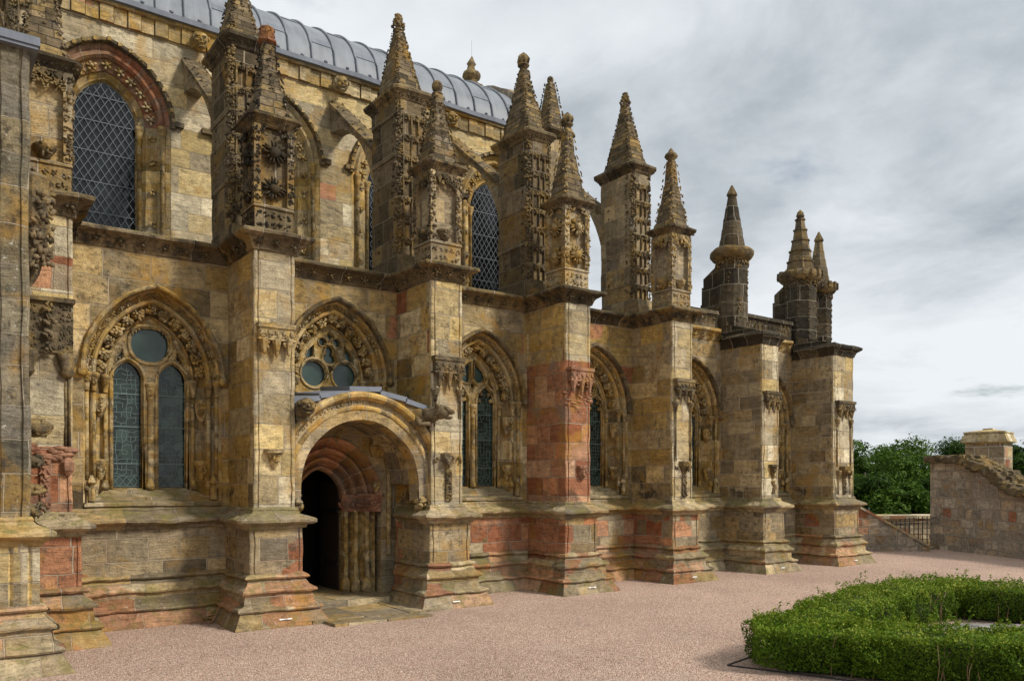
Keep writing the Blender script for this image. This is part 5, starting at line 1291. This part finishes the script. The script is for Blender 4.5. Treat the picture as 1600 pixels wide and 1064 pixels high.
def hedge():
    rg_ = np.random.default_rng(11)
    runs = [((8.42, 6.12), (9.0, 5.16), .44, .52), ((9.0, 5.16), (9.78, 3.90), .52, .55), ((9.78, 3.90), (10.85, 1.7), .56, .58), ((8.50, 6.04), (10.3, 6.47), .44, .52),
            ((10.3, 6.47), (12.1, 6.80), .46, .57), ((12.1, 6.80), (14.0, 6.72), .46, .60), ((14.0, 6.72), (14.6, 4.3), .42, .58), ((14.6, 4.3), (15.0, 2.6), .42, .56)]
    t = thing('box_hedge', 'clipped green box hedge in a rectangle on the gravel at lower right', 'hedge', (8.3, 6.2, .05))
    Cs = []; Ns = []; core = MB(); tw = MB()
    for (a, b, hw, hh) in runs:
        a, b = Vector(a), Vector(b); L = (b - a).length; dv = (b - a).normalized(); nv = Vector((dv.y, -dv.x))
        near = (a.length + b.length) / 2
        n = int(L * (16000 if near < 10.5 else 10000))
        s = rg_.uniform(-.22, L + .22, n); th = rg_.uniform(0, 1, n)
        # points on an inverted-U section, thickened
        side = rg_.integers(0, 3, n); w = np.where(side == 2, rg_.uniform(-hw, hw, n), np.where(side == 0, -hw, hw)); z = np.where(side == 2, hh, rg_.uniform(.05, hh, n) )
        lump = .045 * np.sin(s * 4.3 + w * 6 + near) * np.sin(z * 5 + s * 1.7) + .03 * np.sin(s * 10.3 + z * 8) + .04 * np.sin(z * 17 + s * 5) * np.sin(s * 14 + w * 9)
        dep = np.abs(rg_.normal(0, .05, n))
        w = w + np.where(side == 2, 0, np.sign(w) * (lump - dep)); z = z + np.where(side == 2, lump - dep + .02 * rg_.normal(size=n), 0)
        taper = np.sqrt(np.clip((s + .22) / .16, .05, 1)) if (a - Vector((8.46, 6.08))).length < .1 else 1
        w = w * taper
        # narrower at the foot
        w = w * (.80 + .20 * np.clip(z / .3, 0, 1))
        # upright shoots along the top
        ns = int(L * (26 if near > 9 else 22)); shoots = []
        for q in range(ns):
            ss = rg_.uniform(0, L); ww = rg_.uniform(-hw, hw); hgt = abs(rg_.normal(0, .07 if near > 9.6 else .04)) + .02
            for e in range(int(7 + hgt * 70)): shoots.append((ss + rg_.normal(0, .012), ww + rg_.normal(0, .012), hh + .03 + hgt * rg_.random()))
        shoots = np.array(shoots)
        s = np.concatenate([s, shoots[:, 0]]); w = np.concatenate([w, shoots[:, 1]]); z = np.concatenate([z, shoots[:, 2]])
        P = np.stack([a.x + dv.x * s + nv.x * w, a.y + dv.y * s + nv.y * w, z + .05], 1)
        N = np.stack([nv.x * np.sign(w) * .7, nv.y * np.sign(w) * .7, np.full(len(s), .7)], 1); Cs.append(P); Ns.append(N)
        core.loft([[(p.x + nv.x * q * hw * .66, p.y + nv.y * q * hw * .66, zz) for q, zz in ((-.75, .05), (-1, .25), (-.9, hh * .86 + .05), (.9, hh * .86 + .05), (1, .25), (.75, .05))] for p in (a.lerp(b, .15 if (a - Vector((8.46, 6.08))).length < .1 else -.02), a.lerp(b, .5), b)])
        for q in range(int(L * 7)):
            ss = random.uniform(.5, L) if L > .6 else L; sgn = -1; p = a + dv * ss + nv * (hw * .9) * random.choice((-1, 1)); tw.tube([(p.x, p.y, .05), (p.x + random.uniform(-.06, .06), p.y + random.uniform(-.06, .06), .3), (p.x + random.uniform(-.1, .1), p.y + random.uniform(-.1, .1), .55)], [.006, .005, .003], 5)
    C = np.concatenate(Cs); N = np.concatenate(Ns); V, F = leaf_cloud(C, N, .017, 3)
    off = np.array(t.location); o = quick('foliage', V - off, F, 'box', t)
    for mb_, nm, mt in ((core, 'inner_growth', 'fill'), (tw, 'stems', 'twig')):
        o = mb_.build(nm, mt); o.data.transform(Matrix.Translation(-t.location)); o.parent = t
hedge()
em = MB()
for a, b in (((7.98, 6.44), (9.75, 1.75)), ((7.98, 6.44), (8.75, 6.60))):
    a, b = Vector(a), Vector(b); dv = (b - a).normalized(); nv = Vector((dv.y, -dv.x)) * .005
    em.loft([[(p.x - nv.x, p.y - nv.y, .03), (p.x + nv.x, p.y + nv.y, .03), (p.x + nv.x, p.y + nv.y, .068), (p.x - nv.x, p.y - nv.y, .068)] for p in (a, b)])
o = em.build('edging_strip', 'iron'); local(o, (7.98, 6.44, .05)); tag(o, 'thin dark metal edging strip in the gravel around the hedge corner', 'edging')
rk = MB(); rk.blob((11.15, 4.72, .34), (.8, .5, .12), lvl=2, rough=.08, smooth=False, rot=-.9); rk.blob((11.1, 4.6, .15), (.9, .6, .2), lvl=2, rough=.1, smooth=False)
o = rk.build('stone_slab', 'rock', jit=.02); local(o, (11.1, 4.65, .05)); tag(o, 'flat grey stone slab lying inside the hedge rectangle', 'stone')

fe = thing('fern', 'small green fern at the wall foot in the corner left of the porch', 'fern', (3.72, 13.25, .06))
fb = MB()
for q in range(16):
    a = random.uniform(math.pi, 2 * math.pi); L_ = random.uniform(.16, .34); hgt = random.uniform(.12, .34); e = Vector((math.cos(a), math.sin(a), 0)); sd = Vector((-e.y, e.x, 0))
    for t_ in range(7):
        f = (t_ + 1) / 7; p = e * L_ * f + Vector((0, 0, hgt * math.sin(f * 2.2))); w_ = .055 * (1.1 - f)
        for sg in (-1, 1): fb.add([p, p + e * .02 + sd * sg * w_, p + e * .035], [(0, 1, 2)])
o = fb.build('fronds', 'tree', fe)
# ------------------------------------------------------------------ trees
def tree(x, y, ztop, rad, zbase, mat, label, seed, nleaf=30000, group='trees beyond the garden wall', leaf=.085):
    t = thing('tree', label, 'tree', (x, y, zbase), group); r = np.random.default_rng(seed)
    H_ = ztop - zbase; tk = MB(); zc = H_ * .60
    tk.tube([(0, 0, 0), (.1, .05, H_ * .25), (.0, .1, H_ * .5), (.1, 0, H_ * .8)], [.38, .28, .2, .06], 8)
    cl = []
    for q in range(46):
        v = r.normal(size=3); v /= np.linalg.norm(v); d_ = r.uniform(.45, 1.0) ** .6
        c = np.array([v[0] * rad * d_, v[1] * rad * d_, zc + v[2] * d_ * H_ * .38]); rr = rad * r.uniform(.20, .36); c[2] = min(c[2], H_ - rr * .8)
        cl.append((c, rr))
        if q < 12: tk.tube([(0, .05, H_ * r.uniform(.25, .5)), tuple(c * .55 + np.array([0, 0, zc * .42])), tuple(c)], [.12, .07, .02], 6)
    Cs = []; Ns = []
    for c, rr in cl:
        m_ = int(nleaf / len(cl)); v = r.normal(size=(m_, 3)); v /= np.linalg.norm(v, axis=1)[:, None]; v[:, 2] *= .72
        d_ = r.uniform(.25, 1, m_) ** .45; lump = 1 + .22 * np.sin(v[:, 0] * 7 + c[0]) * np.sin(v[:, 1] * 6 + c[1]) + .15 * np.sin(v[:, 2] * 9)
        Cs.append(c + v * (rr * d_ * lump)[:, None]); Ns.append(v + np.array([0, 0, .5]))
    V, F = leaf_cloud(np.concatenate(Cs), np.concatenate(Ns), leaf, seed, .55)
    quick('crown', V, F, mat, t); tk.build('trunk', 'bark', t)
def at_px(u, D):
    lat = (u - 800) / 1268 * D; th = R(53.7605); return (D * math.cos(th) + lat * math.sin(th), D * math.sin(th) - lat * math.cos(th))
def zpx(v, D): return 2.3 + (752 - v) / 1268 * D
TREES = [(1350, 46, 684, 2.9, 'tree', 'broad green tree nearest the chapel corner, crown cut by the buttress'), (1396, 52, 676, 3.3, 'tree', 'tall green tree with the highest crown between the chapel and the garden wall'),
         (1444, 49, 688, 3.0, 'tree', 'rounded green tree with a lower crown right of the tallest one'), (1490, 55, 678, 3.4, 'tree2', 'dark green tree standing behind the left side of the stone pier'),
         (1548, 60, 694, 3.2, 'tree2', 'dark tree hidden mostly behind the square stone pier'), (1610, 50, 674, 2.8, 'tree2', 'dark green tree at the right edge behind the garden wall'),
         (1362, 42, 735, 2.2, 'tree2', 'low dark bushy tree in front of the others beside the chapel corner'), (1412, 41, 748, 2.2, 'tree', 'low green shrubby tree in the middle above the pale wall'), (1456, 42, 742, 2.0, 'tree2', 'low dark shrubby tree left of the garden wall end')]
for q, (u, D, v, rd_, mt, lb) in enumerate(TREES):
    x, y = at_px(u, D); tree(x, y, zpx(v, D), rd_, -5.0 if q < 6 else -3.0, mt, lb, 100 + q)
